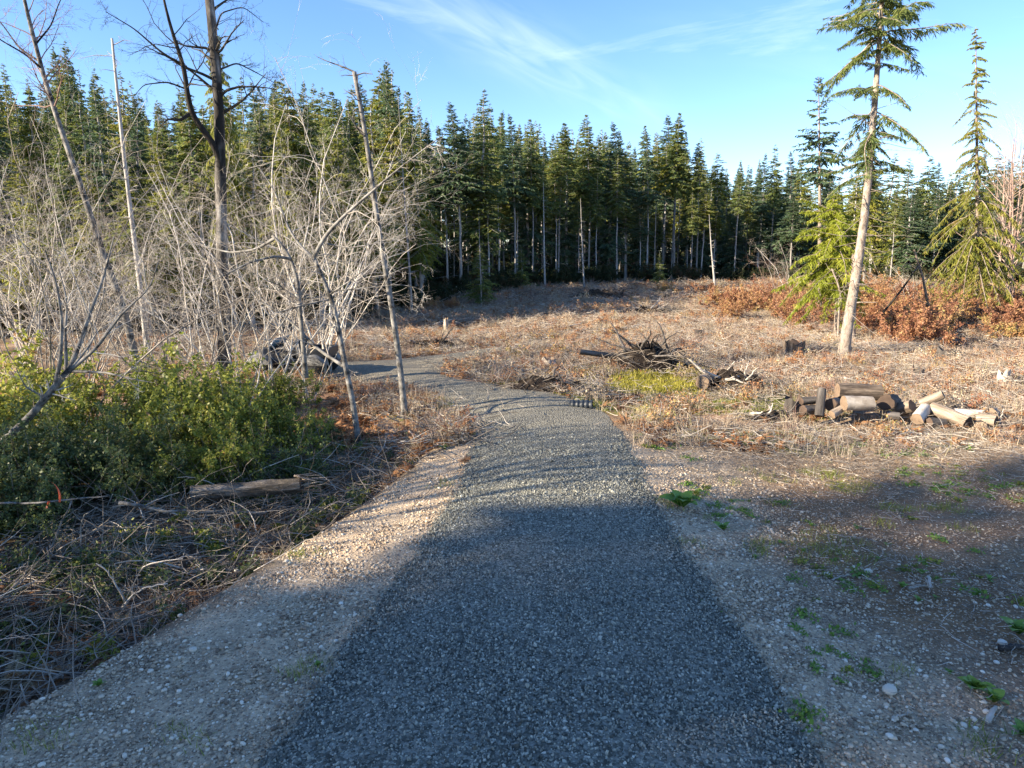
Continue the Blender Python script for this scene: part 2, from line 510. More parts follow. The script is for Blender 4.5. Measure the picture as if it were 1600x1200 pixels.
M['cut_dark'] = mat_cut('dark_and_shaded_sawn_wood', (0.025, 0.018, 0.014), (0.07, 0.048, 0.035), (0.13, 0.09, 0.068))  # darker cut wood; also paints shade on log ends turned from the sun

def mat_stone(name, cols, rough=0.75):
    m, nt, b = nodes_of(name)
    oi = nt.nodes.new("ShaderNodeObjectInfo")
    n = noise(nt, 18, 4, obj_coord(nt))
    f = mathn(nt, 'ADD', oi.outputs['Random'], mathn(nt, 'MULTIPLY', mathn(nt, 'SUBTRACT', n.outputs['Fac'], 0.5), 0.35))
    nt.links.new(ramp(nt, cols, f), b.inputs['Base Color'])
    b.inputs['Roughness'].default_value = rough
    return m
M['road_stone'] = mat_stone('crushed_rock', [(0.07, 0.068, 0.055, 0.0), (0.225, 0.22, 0.18, 0.45), (0.38, 0.375, 0.305, 0.8), (0.44, 0.43, 0.36, 0.98), (0.70, 0.66, 0.55, 1.0)], 0.7)
M['pebble'] = mat_stone('river_pebbles', [(0.16, 0.12, 0.085, 0.0), (0.36, 0.27, 0.185, 0.3), (0.52, 0.40, 0.27, 0.6), (0.62, 0.51, 0.37, 0.88), (0.80, 0.72, 0.58, 1.0)])
M['cobble'] = mat_stone('pale_cobble', [(0.60, 0.53, 0.42, 0.0), (0.74, 0.67, 0.55, 0.5), (0.82, 0.77, 0.66, 1.0)])

def mat_plain(name, col, rough=0.6, metal=0.0, spec=0.4):
    m, nt, b = nodes_of(name)
    n = noise(nt, 25, 3, obj_coord(nt))
    c = [tuple(max(0, x * 0.8) for x in col) + (0.3,), tuple(col) + (0.6,), tuple(min(1, x * 1.15) for x in col) + (0.8,)]
    nt.links.new(ramp(nt, c, n.outputs['Fac']), b.inputs['Base Color'])
    b.inputs['Roughness'].default_value = rough
    b.inputs['Metallic'].default_value = metal
    b.inputs['Specular IOR Level'].default_value = spec
    return m
M['paint_dark'] = mat_plain('charcoal_paint', (0.03, 0.033, 0.038), 0.35)
M['paint_pale'] = mat_plain('grey_plastic', (0.16, 0.16, 0.16), 0.5)
M['rubber'] = mat_plain('black_rubber', (0.016, 0.016, 0.017), 0.85)
M['steel'] = mat_plain('grey_steel', (0.38, 0.39, 0.40), 0.4, 0.7)
M['glass'] = mat_plain('tinted_glass', (0.13, 0.24, 0.32), 0.12, 0.0, 0.8)
M['lamp'] = mat_plain('lamp_lens', (0.65, 0.66, 0.66), 0.15, 0.0, 0.8)
M['ribbon'] = mat_plain('orange_ribbon', (0.80, 0.13, 0.05), 0.45)
M['culvert'] = mat_plain('black_corrugated_plastic', (0.035, 0.042, 0.05), 0.5)

# ground: colour laid down per vertex from what grows or lies there and a painted sunlit tone, fine grain from noise
def mat_ground():
    m, nt, b = nodes_of('earth')
    at = nt.nodes.new("ShaderNodeAttribute"); at.attribute_name = "Col"
    pb = nt.nodes.new("ShaderNodeAttribute"); pb.attribute_name = "peb"
    vec = obj_coord(nt)
    n1 = noise(nt, 3.0, 8, vec, 0.7)
    n2 = noise(nt, 22.0, 5, vec, 0.7)
    k = mathn(nt, 'ADD', mathn(nt, 'MULTIPLY', n1.outputs['Fac'], 0.9), mathn(nt, 'MULTIPLY', n2.outputs['Fac'], 1.1))
    g = ramp(nt, [(0.35, 0.33, 0.32, 0.30), (0.95, 0.95, 0.95, 0.5), (1.75, 1.7, 1.6, 0.72)], mathn(nt, 'MULTIPLY', k, 0.5))
    mul = nt.nodes.new("ShaderNodeMixRGB"); mul.blend_type = 'MULTIPLY'; mul.inputs[0].default_value = 1
    nt.links.new(at.outputs['Color'], mul.inputs[1]); nt.links.new(g, mul.inputs[2])
    vo = nt.nodes.new("ShaderNodeTexVoronoi"); vo.inputs['Scale'].default_value = 34
    nt.links.new(vec, vo.inputs['Vector'])
    sep = nt.nodes.new("ShaderNodeSeparateColor")
    nt.links.new(vo.outputs['Color'], sep.inputs[0])
    pc = ramp(nt, [(0.16, 0.12, 0.085, 0.0), (0.36, 0.275, 0.19, 0.5), (0.58, 0.47, 0.34, 0.85), (0.78, 0.69, 0.56, 1.0)], sep.outputs[0])
    thr = mathn(nt, 'LESS_THAN', vo.outputs['Distance'], 0.42)
    pick = mathn(nt, 'LESS_THAN', sep.outputs[1], pb.outputs['Fac'])
    fac = mathn(nt, 'MULTIPLY', thr, pick)
    mx = nt.nodes.new("ShaderNodeMixRGB")
    nt.links.new(fac, mx.inputs[0]); nt.links.new(mul.outputs[0], mx.inputs[1]); nt.links.new(pc, mx.inputs[2])
    nt.links.new(mx.outputs[0], b.inputs['Base Color'])
    b.inputs['Roughness'].default_value = 0.95
    b.inputs['Specular IOR Level'].default_value = 0.1
    hh = mathn(nt, 'ADD', mathn(nt, 'MULTIPLY', k, 0.6), mathn(nt, 'MULTIPLY', fac, 0.35))
    bump(nt, b, hh, 0.9, 0.05)
    return m
M['ground'] = mat_ground()

def mat_road():
    m, nt, b = nodes_of('crushed_gravel_surface')
    vec = obj_coord(nt)
    vo = nt.nodes.new("ShaderNodeTexVoronoi"); vo.inputs['Scale'].default_value = 30
    nt.links.new(vec, vo.inputs['Vector'])
    sep = nt.nodes.new("ShaderNodeSeparateColor")
    nt.links.new(vo.outputs['Color'], sep.inputs[0])
    n1 = noise(nt, 0.7, 6, vec, 0.65)
    dust_and_sun = nt.nodes.new("ShaderNodeAttribute"); dust_and_sun.attribute_name = "dust_and_sun"
    f = mathn(nt, 'ADD', mathn(nt, 'MULTIPLY', sep.outputs[0], 0.65), mathn(nt, 'MULTIPLY', n1.outputs['Fac'], 0.35))
    c = ramp(nt, [(0.05, 0.05, 0.04, 0.1), (0.175, 0.172, 0.14, 0.5), (0.31, 0.30, 0.25, 0.8), (0.44, 0.42, 0.35, 1.0)], f)
    mx = nt.nodes.new("ShaderNodeMixRGB")
    nt.links.new(mathn(nt, 'MULTIPLY', dust_and_sun.outputs['Fac'], mathn(nt, 'ADD', n1.outputs['Fac'], 0.25)), mx.inputs[0])
    nt.links.new(c, mx.inputs[1]); mx.inputs[2].default_value = (0.36, 0.29, 0.20, 1)  # tan for dust and for painted sunlight
    nt.links.new(mx.outputs[0], b.inputs['Base Color'])
    b.inputs['Roughness'].default_value = 0.9
    b.inputs['Specular IOR Level'].default_value = 0.15
    inv = mathn(nt, 'SUBTRACT', 1.0, vo.outputs['Distance'])
    bump(nt, b, inv, 1.0, 0.03)
    return m
M['road'] = mat_road()

# ------------------------------------------------------------------ object helpers
def link(name, data, parent=None, loc=None):
    o = bpy.data.objects.new(name, data)
    COL.objects.link(o)
    if parent is not None:
        o.parent = parent
    if loc is not None:
        o.location = loc
    return o

def tag(o, label=None, cat=None, group=None, kind=None):
    if label: o['label'] = label
    if cat: o['category'] = cat
    if group: o['group'] = group
    if kind: o['kind'] = kind
    return o

def thing(name, label, cat, loc, group=None, rz=0.0, scale=1.0):
    o = link(name, None, None, loc)
    o.empty_display_size = 0.2
    o.rotation_euler = (0, 0, rz)
    o.scale = (scale,) * 3 if not hasattr(scale, '__len__') else scale
    return tag(o, label, cat, group)

def part(name, mb, mat, root, smooth=False):
    """mesh given in world coordinates, hung under a thing"""
    o = link(name, mb.mesh(name, M[mat] if isinstance(mat, str) else mat, np.array(root.location), smooth), root)
    return o

def place(kind, parts, label, cat, loc, group=None, rz=0.0, scale=1.0):
    """a thing from shared part meshes: parts = [(name, mesh)]"""
    r = thing(kind, label, cat, loc, group, rz, scale)
    for nm, me in parts:
        link(nm, me, r)
    return r

# point-scatter for what nobody could count
def scatter(name, pts, rot, scl, idx, protos, label, cat=None):
    n = len(pts)
    me = bpy.data.meshes.new(name)
    me.vertices.add(n)
    me.vertices.foreach_set("co", np.ascontiguousarray(pts, np.float32).ravel())
    for k, val in (("rot", rot), ("scl", scl)):
        at = me.attributes.new(k, 'FLOAT_VECTOR', 'POINT')
        at.data.foreach_set("vector", np.ascontiguousarray(val, np.float32).ravel())
    at = me.attributes.new("idx", 'INT', 'POINT')
    at.data.foreach_set("value", np.ascontiguousarray(idx, np.int32))
    o = link(name, me)
    pc = bpy.data.collections.new(name + "_pieces")
    for i, (pm) in enumerate(protos):
        po = bpy.data.objects.new("%s_piece_%02d" % (name, i), pm)
        pc.objects.link(po)
    ng = bpy.data.node_groups.new(name + "_scatter", 'GeometryNodeTree')
    ng.interface.new_socket("Geometry", in_out='INPUT', socket_type='NodeSocketGeometry')
    ng.interface.new_socket("Geometry", in_out='OUTPUT', socket_type='NodeSocketGeometry')
    gi = ng.nodes.new("NodeGroupInput"); go = ng.nodes.new("NodeGroupOutput")
    ci = ng.nodes.new("GeometryNodeCollectionInfo")
    ci.inputs['Collection'].default_value = pc
    ci.inputs['Separate Children'].default_value = True
    ci.inputs['Reset Children'].default_value = True
    ip = ng.nodes.new("GeometryNodeInstanceOnPoints")
    ip.inputs['Pick Instance'].default_value = True
    def attr(nm, ty):
        a = ng.nodes.new("GeometryNodeInputNamedAttribute")
        a.data_type = ty
        a.inputs['Name'].default_value = nm
        return [s for s in a.outputs if s.enabled and s.name == 'Attribute'][0]
    ng.links.new(gi.outputs[0], ip.inputs['Points'])
    ng.links.new(ci.outputs[0], ip.inputs['Instance'])
    ng.links.new(attr("idx", 'INT'), ip.inputs['Instance Index'])
    e2r = ng.nodes.new("FunctionNodeEulerToRotation")
    ng.links.new(attr("rot", 'FLOAT_VECTOR'), e2r.inputs[0])
    ng.links.new(e2r.outputs[0], ip.inputs['Rotation'])
    ng.links.new(attr("scl", 'FLOAT_VECTOR'), ip.inputs['Scale'])
    ng.links.new(ip.outputs[0], go.inputs[0])
    md = o.modifiers.new("scatter", 'NODES')
    md.node_group = ng
    return tag(o, label, cat, None, 'stuff')

def near_mark(X, Y, marks):
    best = min(marks, key=lambda m: (m[1] - X) ** 2 + (m[2] - Y) ** 2)
    return best[0]

# ------------------------------------------------------------------ ground sheet
def axis(lo, hi, core0, core1, step, growth):
    c = list(np.arange(core0, core1 + 1e-6, step))
    s = step; x = core1
    while x < hi:
        s *= growth; x += s; c.append(x)
    s = step; x = core0; left = []
    while x > lo:
        s *= growth; x -= s; left.append(x)
    return np.array(left[::-1] + c)

gx = axis(-900, 900, -10, 12, 0.14, 1.06)
gy = axis(-300, 1800, 4, 26, 0.14, 1.045)
XX, YY = np.meshgrid(gx, gy)
x = XX.ravel(); y = YY.ravel()
z = H(x, y)
rp = road_poly + [road_poly[0]]
inr = in_poly(x, y, road_poly)
rdist = seg_dist(x, y, rp)
near = sstep(40, 10, y)
z = z - np.where(inr, 0.05 * sstep(0.0, 0.25, rdist), 0) + np.where(inr, 0, 0.03 * (vnoise(x, y, 0.33, 5) - 0.5)) * near

def ground_zones(x, y):
    n1 = vnoise(x, y, 1.6, 11); n2 = vnoise(x, y, 0.5, 12); n3 = vnoise(x, y, 5.0, 13)
    sl = edge_left(y) - x
    rd = seg_dist(x, y, rp)
    c = seg_dist(x, y, centre)
    left = x < 0.5
    ditch = sstep(-0.25, 0.25, sl + 0.5 * (n2 - 0.5)) * (1 - sstep(13.5, 17.5, y + 2 * (n1 - .5)))
    sh_l = (left & (sl < 0.3)) * sstep(17.5, 14.0, y)
    sh_r = (~left) * sstep(2.6, 0.5, rd + 1.6 * (n1 - 0.5)) * sstep(17, 13.0, y)
    dirt_r = (~left) * sstep(19, 15.5, y + 2 * (n3 - .5))
    green = (sstep(18.0, 19.2, y) * sstep(23, 21, y) * sstep(0.5, 2.5, x) * sstep(15, 10, x)) * sstep(0.2, 0.45, n1)
    green = np.maximum(green, sstep(0.62, 0.78, n1) * sstep(0.4, 0.6, n3) * 0.15 * (y > 9) * (y < 20) * (x > 1))
    return ditch, np.clip(sh_l + sh_r, 0, 1), dirt_r, green, n1, n2, n3, rd

ditch, sho, dirt, green, n1, n2, n3, rd = ground_zones(x, y)
def mixc_(a, b, f):
    return a * (1 - f[:, None]) + np.array(b)[None] * f[:, None]
col = np.tile(np.array([[0.33, 0.215, 0.14]]), (len(x), 1))
col = mixc_(col, (0.24, 0.125, 0.07), sstep(0.45, 0.8, n1) * 0.75)
col = mixc_(col, (0.46, 0.345, 0.22), sstep(0.5, 0.8, n2) * 0.55)
col = mixc_(col, (0.25, 0.15, 0.08), dirt * sstep(0.2, 0.55, n3 * 0.5 + n1 * 0.5) * 0.9)
col = mixc_(col, (0.36, 0.26, 0.16), dirt * sstep(11.5, 14.5, y) * 0.6)  # sunlit tan put into the dirt colour beyond the shade edge
col = mixc_(col, (0.56, 0.44, 0.30), sho * (0.75 + 0.25 * n2))
col = mixc_(col, (0.30, 0.28, 0.07), green * 0.6)
col = mixc_(col, (0.062, 0.043, 0.030), ditch * (0.9 - 0.2 * n2))
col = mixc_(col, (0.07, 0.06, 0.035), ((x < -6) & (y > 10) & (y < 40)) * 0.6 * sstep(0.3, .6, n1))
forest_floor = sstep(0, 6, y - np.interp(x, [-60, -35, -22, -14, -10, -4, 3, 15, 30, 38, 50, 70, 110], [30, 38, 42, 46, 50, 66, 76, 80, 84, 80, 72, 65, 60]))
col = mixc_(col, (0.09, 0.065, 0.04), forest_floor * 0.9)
peb = np.clip(0.75 * sho + 0.5 * dirt * (1 - sho), 0, 1) * (1 - ditch) * (0.6 + 0.5 * n1)
peb = np.maximum(peb, 0.16 * (y < 30))
nxg, nyg = len(gx), len(gy)
ii = np.arange(nxg * nyg).reshape(nyg, nxg)
quads = np.stack([ii[:-1, :-1], ii[:-1, 1:], ii[1:, 1:], ii[1:, :-1]], -1).reshape(-1, 4)
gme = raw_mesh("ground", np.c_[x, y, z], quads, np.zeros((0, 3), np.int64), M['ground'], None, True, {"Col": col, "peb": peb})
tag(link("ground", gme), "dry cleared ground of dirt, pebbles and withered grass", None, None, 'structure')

# ------------------------------------------------------------------ road sheet
def patch(name, poly, mat, zfun, step_near, jitter, label, extra=None, seed=3):
    rng = np.random.default_rng(seed)
    b = []
    n = len(poly)
    for i in range(n):
        a = np.array(poly[i]); c = np.array(poly[(i + 1) % n])
        L = np.linalg.norm(c - a)
        d = 0.18 if min(a[1], c[1]) < 22 else 0.35
        if max(a[1], c[1]) < 3: d = 1.0
        k = max(1, int(L / d))
        for j in range(k):
            p = a + (c - a) * j / k
            if 3 < p[1]:
                t = (c - a) / (L + 1e-9)
                w = (vnoise(p[0], p[1], 0.7, 21) - 0.5) * 1.6 + (vnoise(p[0], p[1], 0.22, 22) - 0.5)
                p = p + np.array([-t[1], t[0]]) * jitter * w
            b.append(p)
    bp = np.array(b)
    xs = np.arange(bp[:, 0].min(), bp[:, 0].max(), step_near); ys = np.arange(bp[:, 1].min(), bp[:, 1].max(), step_near)
    A, B = np.meshgrid(xs, ys)
    A = A.ravel() + rng.uniform(-.02, .02, A.size); B = B.ravel()
    ok = in_poly(A, B, [tuple(p) for p in bp])
    A, B = A[ok], B[ok]
    ok = seg_dist(A, B, [tuple(p) for p in bp] + [tuple(bp[0])]) > step_near * 0.35
    A, B = A[ok], B[ok]
    vv = [Vector(p) for p in bp] + [Vector((a, c)) for a, c in zip(A, B)]
    nb = len(bp)
    ov, oe, of, _, _, _ = delaunay_2d_cdt(vv, [(i, (i + 1) % nb) for i in range(nb)], [], 1, 1e-5)
    P = np.array([list(v) for v in ov])
    ed = seg_dist(P[:, 0], P[:, 1], [tuple(p) for p in bp] + [tuple(bp[0])])
    Z = zfun(P[:, 0], P[:, 1], ed)
    t = np.array([list(f) for f in of if len(f) == 3])
    # upward faces
    e1 = P[t[:, 1]] - P[t[:, 0]]; e2 = P[t[:, 2]] - P[t[:, 0]]
    flip = (e1[:, 0] * e2[:, 1] - e1[:, 1] * e2[:, 0]) < 0
    t[flip] = t[flip][:, ::-1]
    me = raw_mesh(name, np.c_[P, Z], np.zeros((0, 4), np.int64), t, mat, None, True, extra(P, ed) if extra else None)
    return link(name, me)

def road_z(x, y, ed):
    return H(x, y) + 0.008 + 0.02 * sstep(0, 0.4, ed) + 0.012 * (vnoise(x, y, 0.8, 31) - .5) * sstep(0, .3, ed)
road = patch("gravel_road", road_poly, M['road'], road_z, 0.3, 0.16, None,
             lambda P, ed: {"dust_and_sun": np.clip(0.22 * sstep(12, 18, P[:, 1]) + 0.06 * sstep(0.3, 0.0, ed) + 0.22 * sstep(18, 24, P[:, 1]), 0, 1)})  # rim dust, plus sunlit tan painted in past the shade edge
tag(road, "grey crushed gravel driveway curving away through the clearing", None, None, 'structure')

# ------------------------------------------------------------------ stones
def stone_mesh(name, mat, seed, angular, sq=(1, 0.8, 0.6)):
    import bmesh
    rng = np.random.default_rng(seed)
    bm = bmesh.new()
    bmesh.ops.create_icosphere(bm, subdivisions=1 if angular else 2, radius=1)
    for v in bm.verts:
        n = v.co.normalized()
        k = 1 + (0.28 if angular else 0.07) * rng.normal()
        v.co = Vector((n.x * sq[0], n.y * sq[1], n.z * sq[2])) * k
    me = bpy.data.meshes.new(name)
    bm.to_mesh(me); bm.free()
    if not angular:
        me.polygons.foreach_set("use_smooth", np.ones(len(me.polygons), bool))
    me.materials.append(mat)
    return me

def scatter_xy(n, x0, x1, y0, y1, dens, rng):
    X = rng.uniform(x0, x1, n); Y = rng.uniform(y0, y1, n)
    k = rng.uniform(0, 1, n) < dens(X, Y)
    return X[k], Y[k]

rng = np.random.default_rng(21)
# crushed rock on the near part of the road
Xr, Yr = scatter_xy(120000, -2.6, 3.1, 4.2, 15.5, lambda X, Y: in_poly(X + 0.08 * rng.normal(size=X.size), Y, road_poly) * (1 - 0.75 * sstep(8, 15.5, Y)), rng)
n = len(Xr)
sz = np.exp(rng.normal(math.log(0.0115), 0.32, n))
Zr = H(Xr, Yr) + 0.026 + 0.12 * sz
scatter("road_gravel", np.c_[Xr, Yr, Zr], rng.uniform(0, 6.28, (n, 3)), sz[:, None] * rng.uniform(0.75, 1.25, (n, 3)), rng.integers(0, 4, n),
        [stone_mesh("crushed_stone", M['road_stone'], 40 + i, True) for i in range(4)], "loose crushed blue-grey rock covering the driveway")
# river pebbles on shoulders and bare dirt
def peb_d(X, Y):
    d_, s_, r_, g_, a_, b_, c_, rd_ = ground_zones(X, Y)
    return (~in_poly(X, Y, road_poly)) * np.clip(s_ * (0.35 + 0.75 * a_) + r_ * 0.26 * (0.3 + a_), 0, 1) * (1 - d_) * (1 - 0.8 * sstep(8, 15, Y))
Xr, Yr = scatter_xy(430000, -5.5, 9.5, 4.6, 16, peb_d, rng)
n = len(Xr)
sz = np.exp(rng.normal(math.log(0.0082), 0.55, n)); sz = np.clip(sz, 0.004, 0.027)
scatter("pebbles", np.c_[Xr, Yr, H(Xr, Yr) + 0.25 * sz], np.c_[rng.uniform(-.4, .4, (n, 2)), rng.uniform(0, 6.28, n)], sz[:, None] * rng.uniform(0.75, 1.3, (n, 3)), rng.integers(0, 4, n),
        [stone_mesh("pebble", M['pebble'], 50 + i, False) for i in range(4)], "small rounded pebbles strewn over the dirt beside the gravel")
# larger pale cobbles one can pick out
cob = [stone_mesh("cobble", M['cobble'], 60 + i, False) for i in range(3)]
def cobble(px, py, wpx, label, group=None, k=0):
    g = G(px, py)
    r = wpx / 2 * g.y / FPX
    o = link("cobblestone", cob[k % 3], None, g + Vector((0, 0, r * 0.35)))
    o.scale = (r, r, r); o.rotation_euler = (0.1, -0.1, RNG.uniform(0, 6.28))
    tag(o, label, "stone", group)
cobble(1390, 1082, 29, "large egg-shaped cream cobble lying on the pebbly dirt")
cobble(302, 1017, 15, "flat oval whitish cobble on the pebbled bank above the ditch")
for k, (a, b_, w) in enumerate([(1390, 1152, 15), (1506, 1135, 14), (1522, 1126, 13), (1525, 1139, 10), (1541, 1114, 13), (1566, 1006, 16), (1557, 1036, 10), (1527, 1040, 10), (1535, 1051, 9),
                               (1544, 947, 9), (1587, 949, 9), (1357, 894, 13), (1292, 899, 11), (1227, 1014, 10), (1470, 1168, 12), (1431, 1142, 10), (1437, 1049, 9), (1372, 996, 9), (1480, 1190, 13)]):
    cobble(a, b_, w, "pale rounded cobble on the dirt across the gravel from the ditch", "cobbles on the bare dirt", k)
for k, (a, b_, w) in enumerate([(235, 1050, 11), (257, 1080, 11), (280, 1081, 9), (262, 1043, 9), (221, 1048, 9), (533, 944, 9), (525, 1002, 8), (110, 1040, 14), (282, 962, 10), (370, 893, 9), (448, 878, 9), (196, 1144, 10), (52, 1122, 10)]):
    cobble(a, b_, w, "small pale cobble on the pebbled bank beside the brushy ditch", "cobbles on the ditch bank", k)

# ------------------------------------------------------------------ conifers
def conifer_meshes(name, seed, h, cb, r0, Lmax, nb, nt, mat, bark, shape=1.0, droop=0.35, hang=0.25, up_top=0.45, tw=0.42, wid=0.12, stubs=30, spire=0.0, path=None, density_gap=0.0, crown_top=1.0, fine=0, jit=0.14):
    """trunk and crown in local coordinates; path = explicit trunk points [K,3]"""
    rng = np.random.default_rng(seed)
    if path is None:
        K = 12
        zz = np.linspace(-0.3, h, K)
        path = np.c_[0.10 * np.cumsum(rng.normal(size=K)) * np.linspace(0, 1, K), 0.10 * np.cumsum(rng.normal(size=K)) * np.linspace(0, 1, K), zz]
    K = len(path)
    tb = MB()
    u = np.linspace(0, 1, K)
    rad = r0 * (1 - u) ** 0.85 * (1 + 0.35 * np.exp(-u * 28)) + 0.012
    tubes(tb, path, rad, 9, rough=0.03, rng=rng)
    cum = np.linspace(0, 1, K)
    def on_trunk(t):
        return np.stack([np.interp(t, cum, path[:, i]) for i in range(3)], -1)
    if stubs:
        t = rng.uniform(0.10, cb + 0.15, stubs)
        az = rng.uniform(0, 6.28, stubs)
        D = np.c_[np.cos(az), np.sin(az), rng.uniform(-0.45, 0.3, stubs)]
        L = rng.uniform(0.25, 0.75, stubs) * Lmax
        P, R = walk(on_trunk(t), D, L, np.full(stubs, 0.016), 4, 0.18, -0.05, rng)
        tubes(tb, P, R, 3, rng=rng)
    # boughs
    t = cb + (crown_top - cb) * np.sort(rng.uniform(0, 1, nb) ** 0.92)
    v = (t - cb) / (1 - cb)
    prof = np.clip((1 - v) ** shape, 0.012, 1) * (0.45 + 0.55 * sstep(0, 0.22, v)) * (1 - spire * sstep(0.35, 0.6, v))
    L = Lmax * prof * rng.uniform(0.6, 1.2, nb) + 0.05
    if density_gap:
        L = L * np.where(rng.uniform(0, 1, nb) < density_gap, 0.35, 1.0)
    az = np.arange(nb) * 2.39996 + rng.normal(0, 0.45, nb)
    elev = -0.25 + (up_top + 0.25) * v + jit * rng.normal(size=nb)
    D = np.c_[np.cos(az) * np.cos(elev), np.sin(az) * np.cos(elev), np.sin(elev)]
    B = on_trunk(t)
    Ks = 7
    s = np.linspace(0, 1, Ks)[None, :, None]
    dr = (droop * (1 - 0.6 * v))[:, None, None]
    bend = rng.normal(0, 0.28, nb)[:, None]
    hz = norm(np.cross(D, np.array([0, 0, 1.0]))) * bend * L[:, None]
    ph = rng.uniform(0, 6.28, nb); wv = 0.05 * L * rng.uniform(0.3, 1.6, nb)
    PB = B[:, None] + D[:, None] * L[:, None, None] * s - np.array([0, 0, 1.0]) * dr * L[:, None, None] * s ** 2 + hz[:, None] * s ** 2 + np.array([0, 0, 1.0]) * (wv[:, None] * np.sin(5 * s[..., 0] + ph[:, None]) * s[..., 0])[..., None]
    tubes(tb, PB, (0.012 + 0.010 * L)[:, None] * (1 - 0.8 * s[..., 0]), 3, rng=rng)
    # needle sprays along each bough
    cbm = MB()
    f = np.linspace(0.12, 1.0, nt)[None, :, None] * np.ones((nb, 1, 2)) + rng.uniform(-.05, .05, (nb, nt, 2))
    f = np.clip(f, 0.05, 1.0)
    sg = np.array([-1, 1])[None, None, :]
    base = B[:, None, None] + D[:, None, None] * (L[:, None, None] * f)[..., None] - np.array([0, 0, 1.0]) * (dr * L[:, None, None] * f ** 2)[..., None] + hz[:, None, None] * (f ** 2)[..., None] + np.array([0, 0, 1.0]) * (wv[:, None, None] * np.sin(5 * f + ph[:, None, None]) * f)[..., None]
    tan = norm(D[:, None, None] - np.array([0, 0, 1.0]) * (2 * dr * f)[..., None])
    sd = norm(np.cross(tan, np.array([0, 0, 1.0])))
    fan = rng.normal(0.85, 0.2 + 0.9 * (jit - 0.14), f.shape)[..., None]
    d = norm(tan * np.cos(fan) + sd * sg[..., None] * np.sin(fan) + np.array([0, 0, -1.0]) * (hang * rng.uniform(0.3, 1.6, f.shape))[..., None])
    l = (tw * L[:, None, None] * (1.05 - 0.62 * f) + 0.045) * rng.uniform(0.65, 1.25, f.shape)
    rv = norm(rng.normal(size=d.shape) * 0.5 + np.array([0, 0, 1.0]))
    side = norm(np.cross(d, rv))
    N = f.size
    av = np.clip(rng.normal(0.45, 0.18, f.shape) + 0.10 * rng.normal(size=(nb, 1, 1)), 0, 1)
    kites(cbm, base.reshape(-1, 3), d.reshape(-1, 3), side.reshape(-1, 3), l.ravel(), (wid * l).ravel() + 0.012, av.ravel(), 0.15, 0.12)
    # second set hung or raised off the first, so the sprays have depth
    b2 = base + d * (l * rng.uniform(0.25, 0.6, l.shape))[..., None]
    fan2 = rng.normal(0, 0.75, f.shape)[..., None]
    d2 = norm(d * np.cos(fan2) + side * np.sin(fan2) + np.array([0, 0, 1.0]) * (rng.normal(-hang * 0.7, 0.3, f.shape))[..., None])
    side2 = norm(np.cross(d2, norm(rng.normal(size=d.shape))))
    kites(cbm, b2.reshape(-1, 3), d2.reshape(-1, 3), side2.reshape(-1, 3), (l * 0.75).ravel(), (wid * 0.85 * l).ravel() + 0.010, np.clip(av + 0.08 * rng.normal(size=av.shape), 0, 1).ravel(), 0.1, 0.1)
    for k in range(fine):
        fr = rng.uniform(0.15, 1.0, l.shape)
        b3 = base + d * (l * fr)[..., None]
        fan3 = (rng.choice([-1, 1], l.shape) * rng.normal(0.8, 0.25, l.shape))[..., None]
        d3 = norm(d * np.cos(fan3) + side * np.sin(fan3) + np.array([0, 0, -1.0]) * (hang * rng.uniform(0.2, 1.8, l.shape))[..., None])
        s3 = norm(np.cross(d3, norm(rng.normal(size=d.shape))))
        l3 = l * rng.uniform(0.35, 0.7, l.shape)
        kites(cbm, b3.reshape(-1, 3), d3.reshape(-1, 3), s3.reshape(-1, 3), l3.ravel(), (wid * l3).ravel() + 0.008, np.clip(av + 0.1 * rng.normal(size=av.shape), 0, 1).ravel(), 0.1, 0.15)
    return [("trunk", tb.mesh("trunk", M[bark], None, True)), ("crown", cbm.mesh("crown", M[mat]))]

VAR = {
    'pole_a': conifer_meshes('pole_a', 101, 20, 0.54, 0.11, 2.2, 130, 11, 'fir', 'fir_bark', 0.75),
    'pole_b': conifer_meshes('pole_b', 102, 20, 0.62, 0.105, 2.0, 105, 11, 'fir', 'fir_bark', 0.7, 0.3),
    'pole_c': conifer_meshes('pole_c', 103, 20, 0.50, 0.115, 2.3, 130, 11, 'fir_blue', 'fir_bark', 0.85, 0.22, up_top=0.65),
    'pole_d': conifer_meshes('pole_d', 107, 20, 0.60, 0.105, 2.1, 90, 11, 'hemlock', 'fir_bark', 0.65, 0.4, density_gap=0.3),
    'full_a': conifer_meshes('full_a', 104, 18, 0.16, 0.19, 2.5, 170, 11, 'fir', 'fir_bark', 0.8, 0.4),
    'full_b': conifer_meshes('full_b', 105, 18, 0.20, 0.18, 2.4, 160, 11, 'hemlock', 'fir_bark', 0.75, 0.55, 0.45, density_gap=0.15),
    'full_c': conifer_meshes('full_c', 106, 18, 0.12, 0.19, 2.7, 170, 11, 'fir_blue', 'fir_bark', 0.85, 0.35),
    'hem_d': conifer_meshes('hem_d', 108, 18, 0.30, 0.16, 2.7, 150, 11, 'hemlock', 'fir_bark', 0.7, 0.6, 0.6, density_gap=0.25),
    'young': conifer_meshes('young', 109, 7, 0.06, 0.08, 1.9, 110, 9, 'fir', 'fir_bark', 0.9, 0.25),
}
VH = {k: (18 if k[:4] in ('full', 'hem_') else (7 if k == 'young' else 20)) for k in VAR}

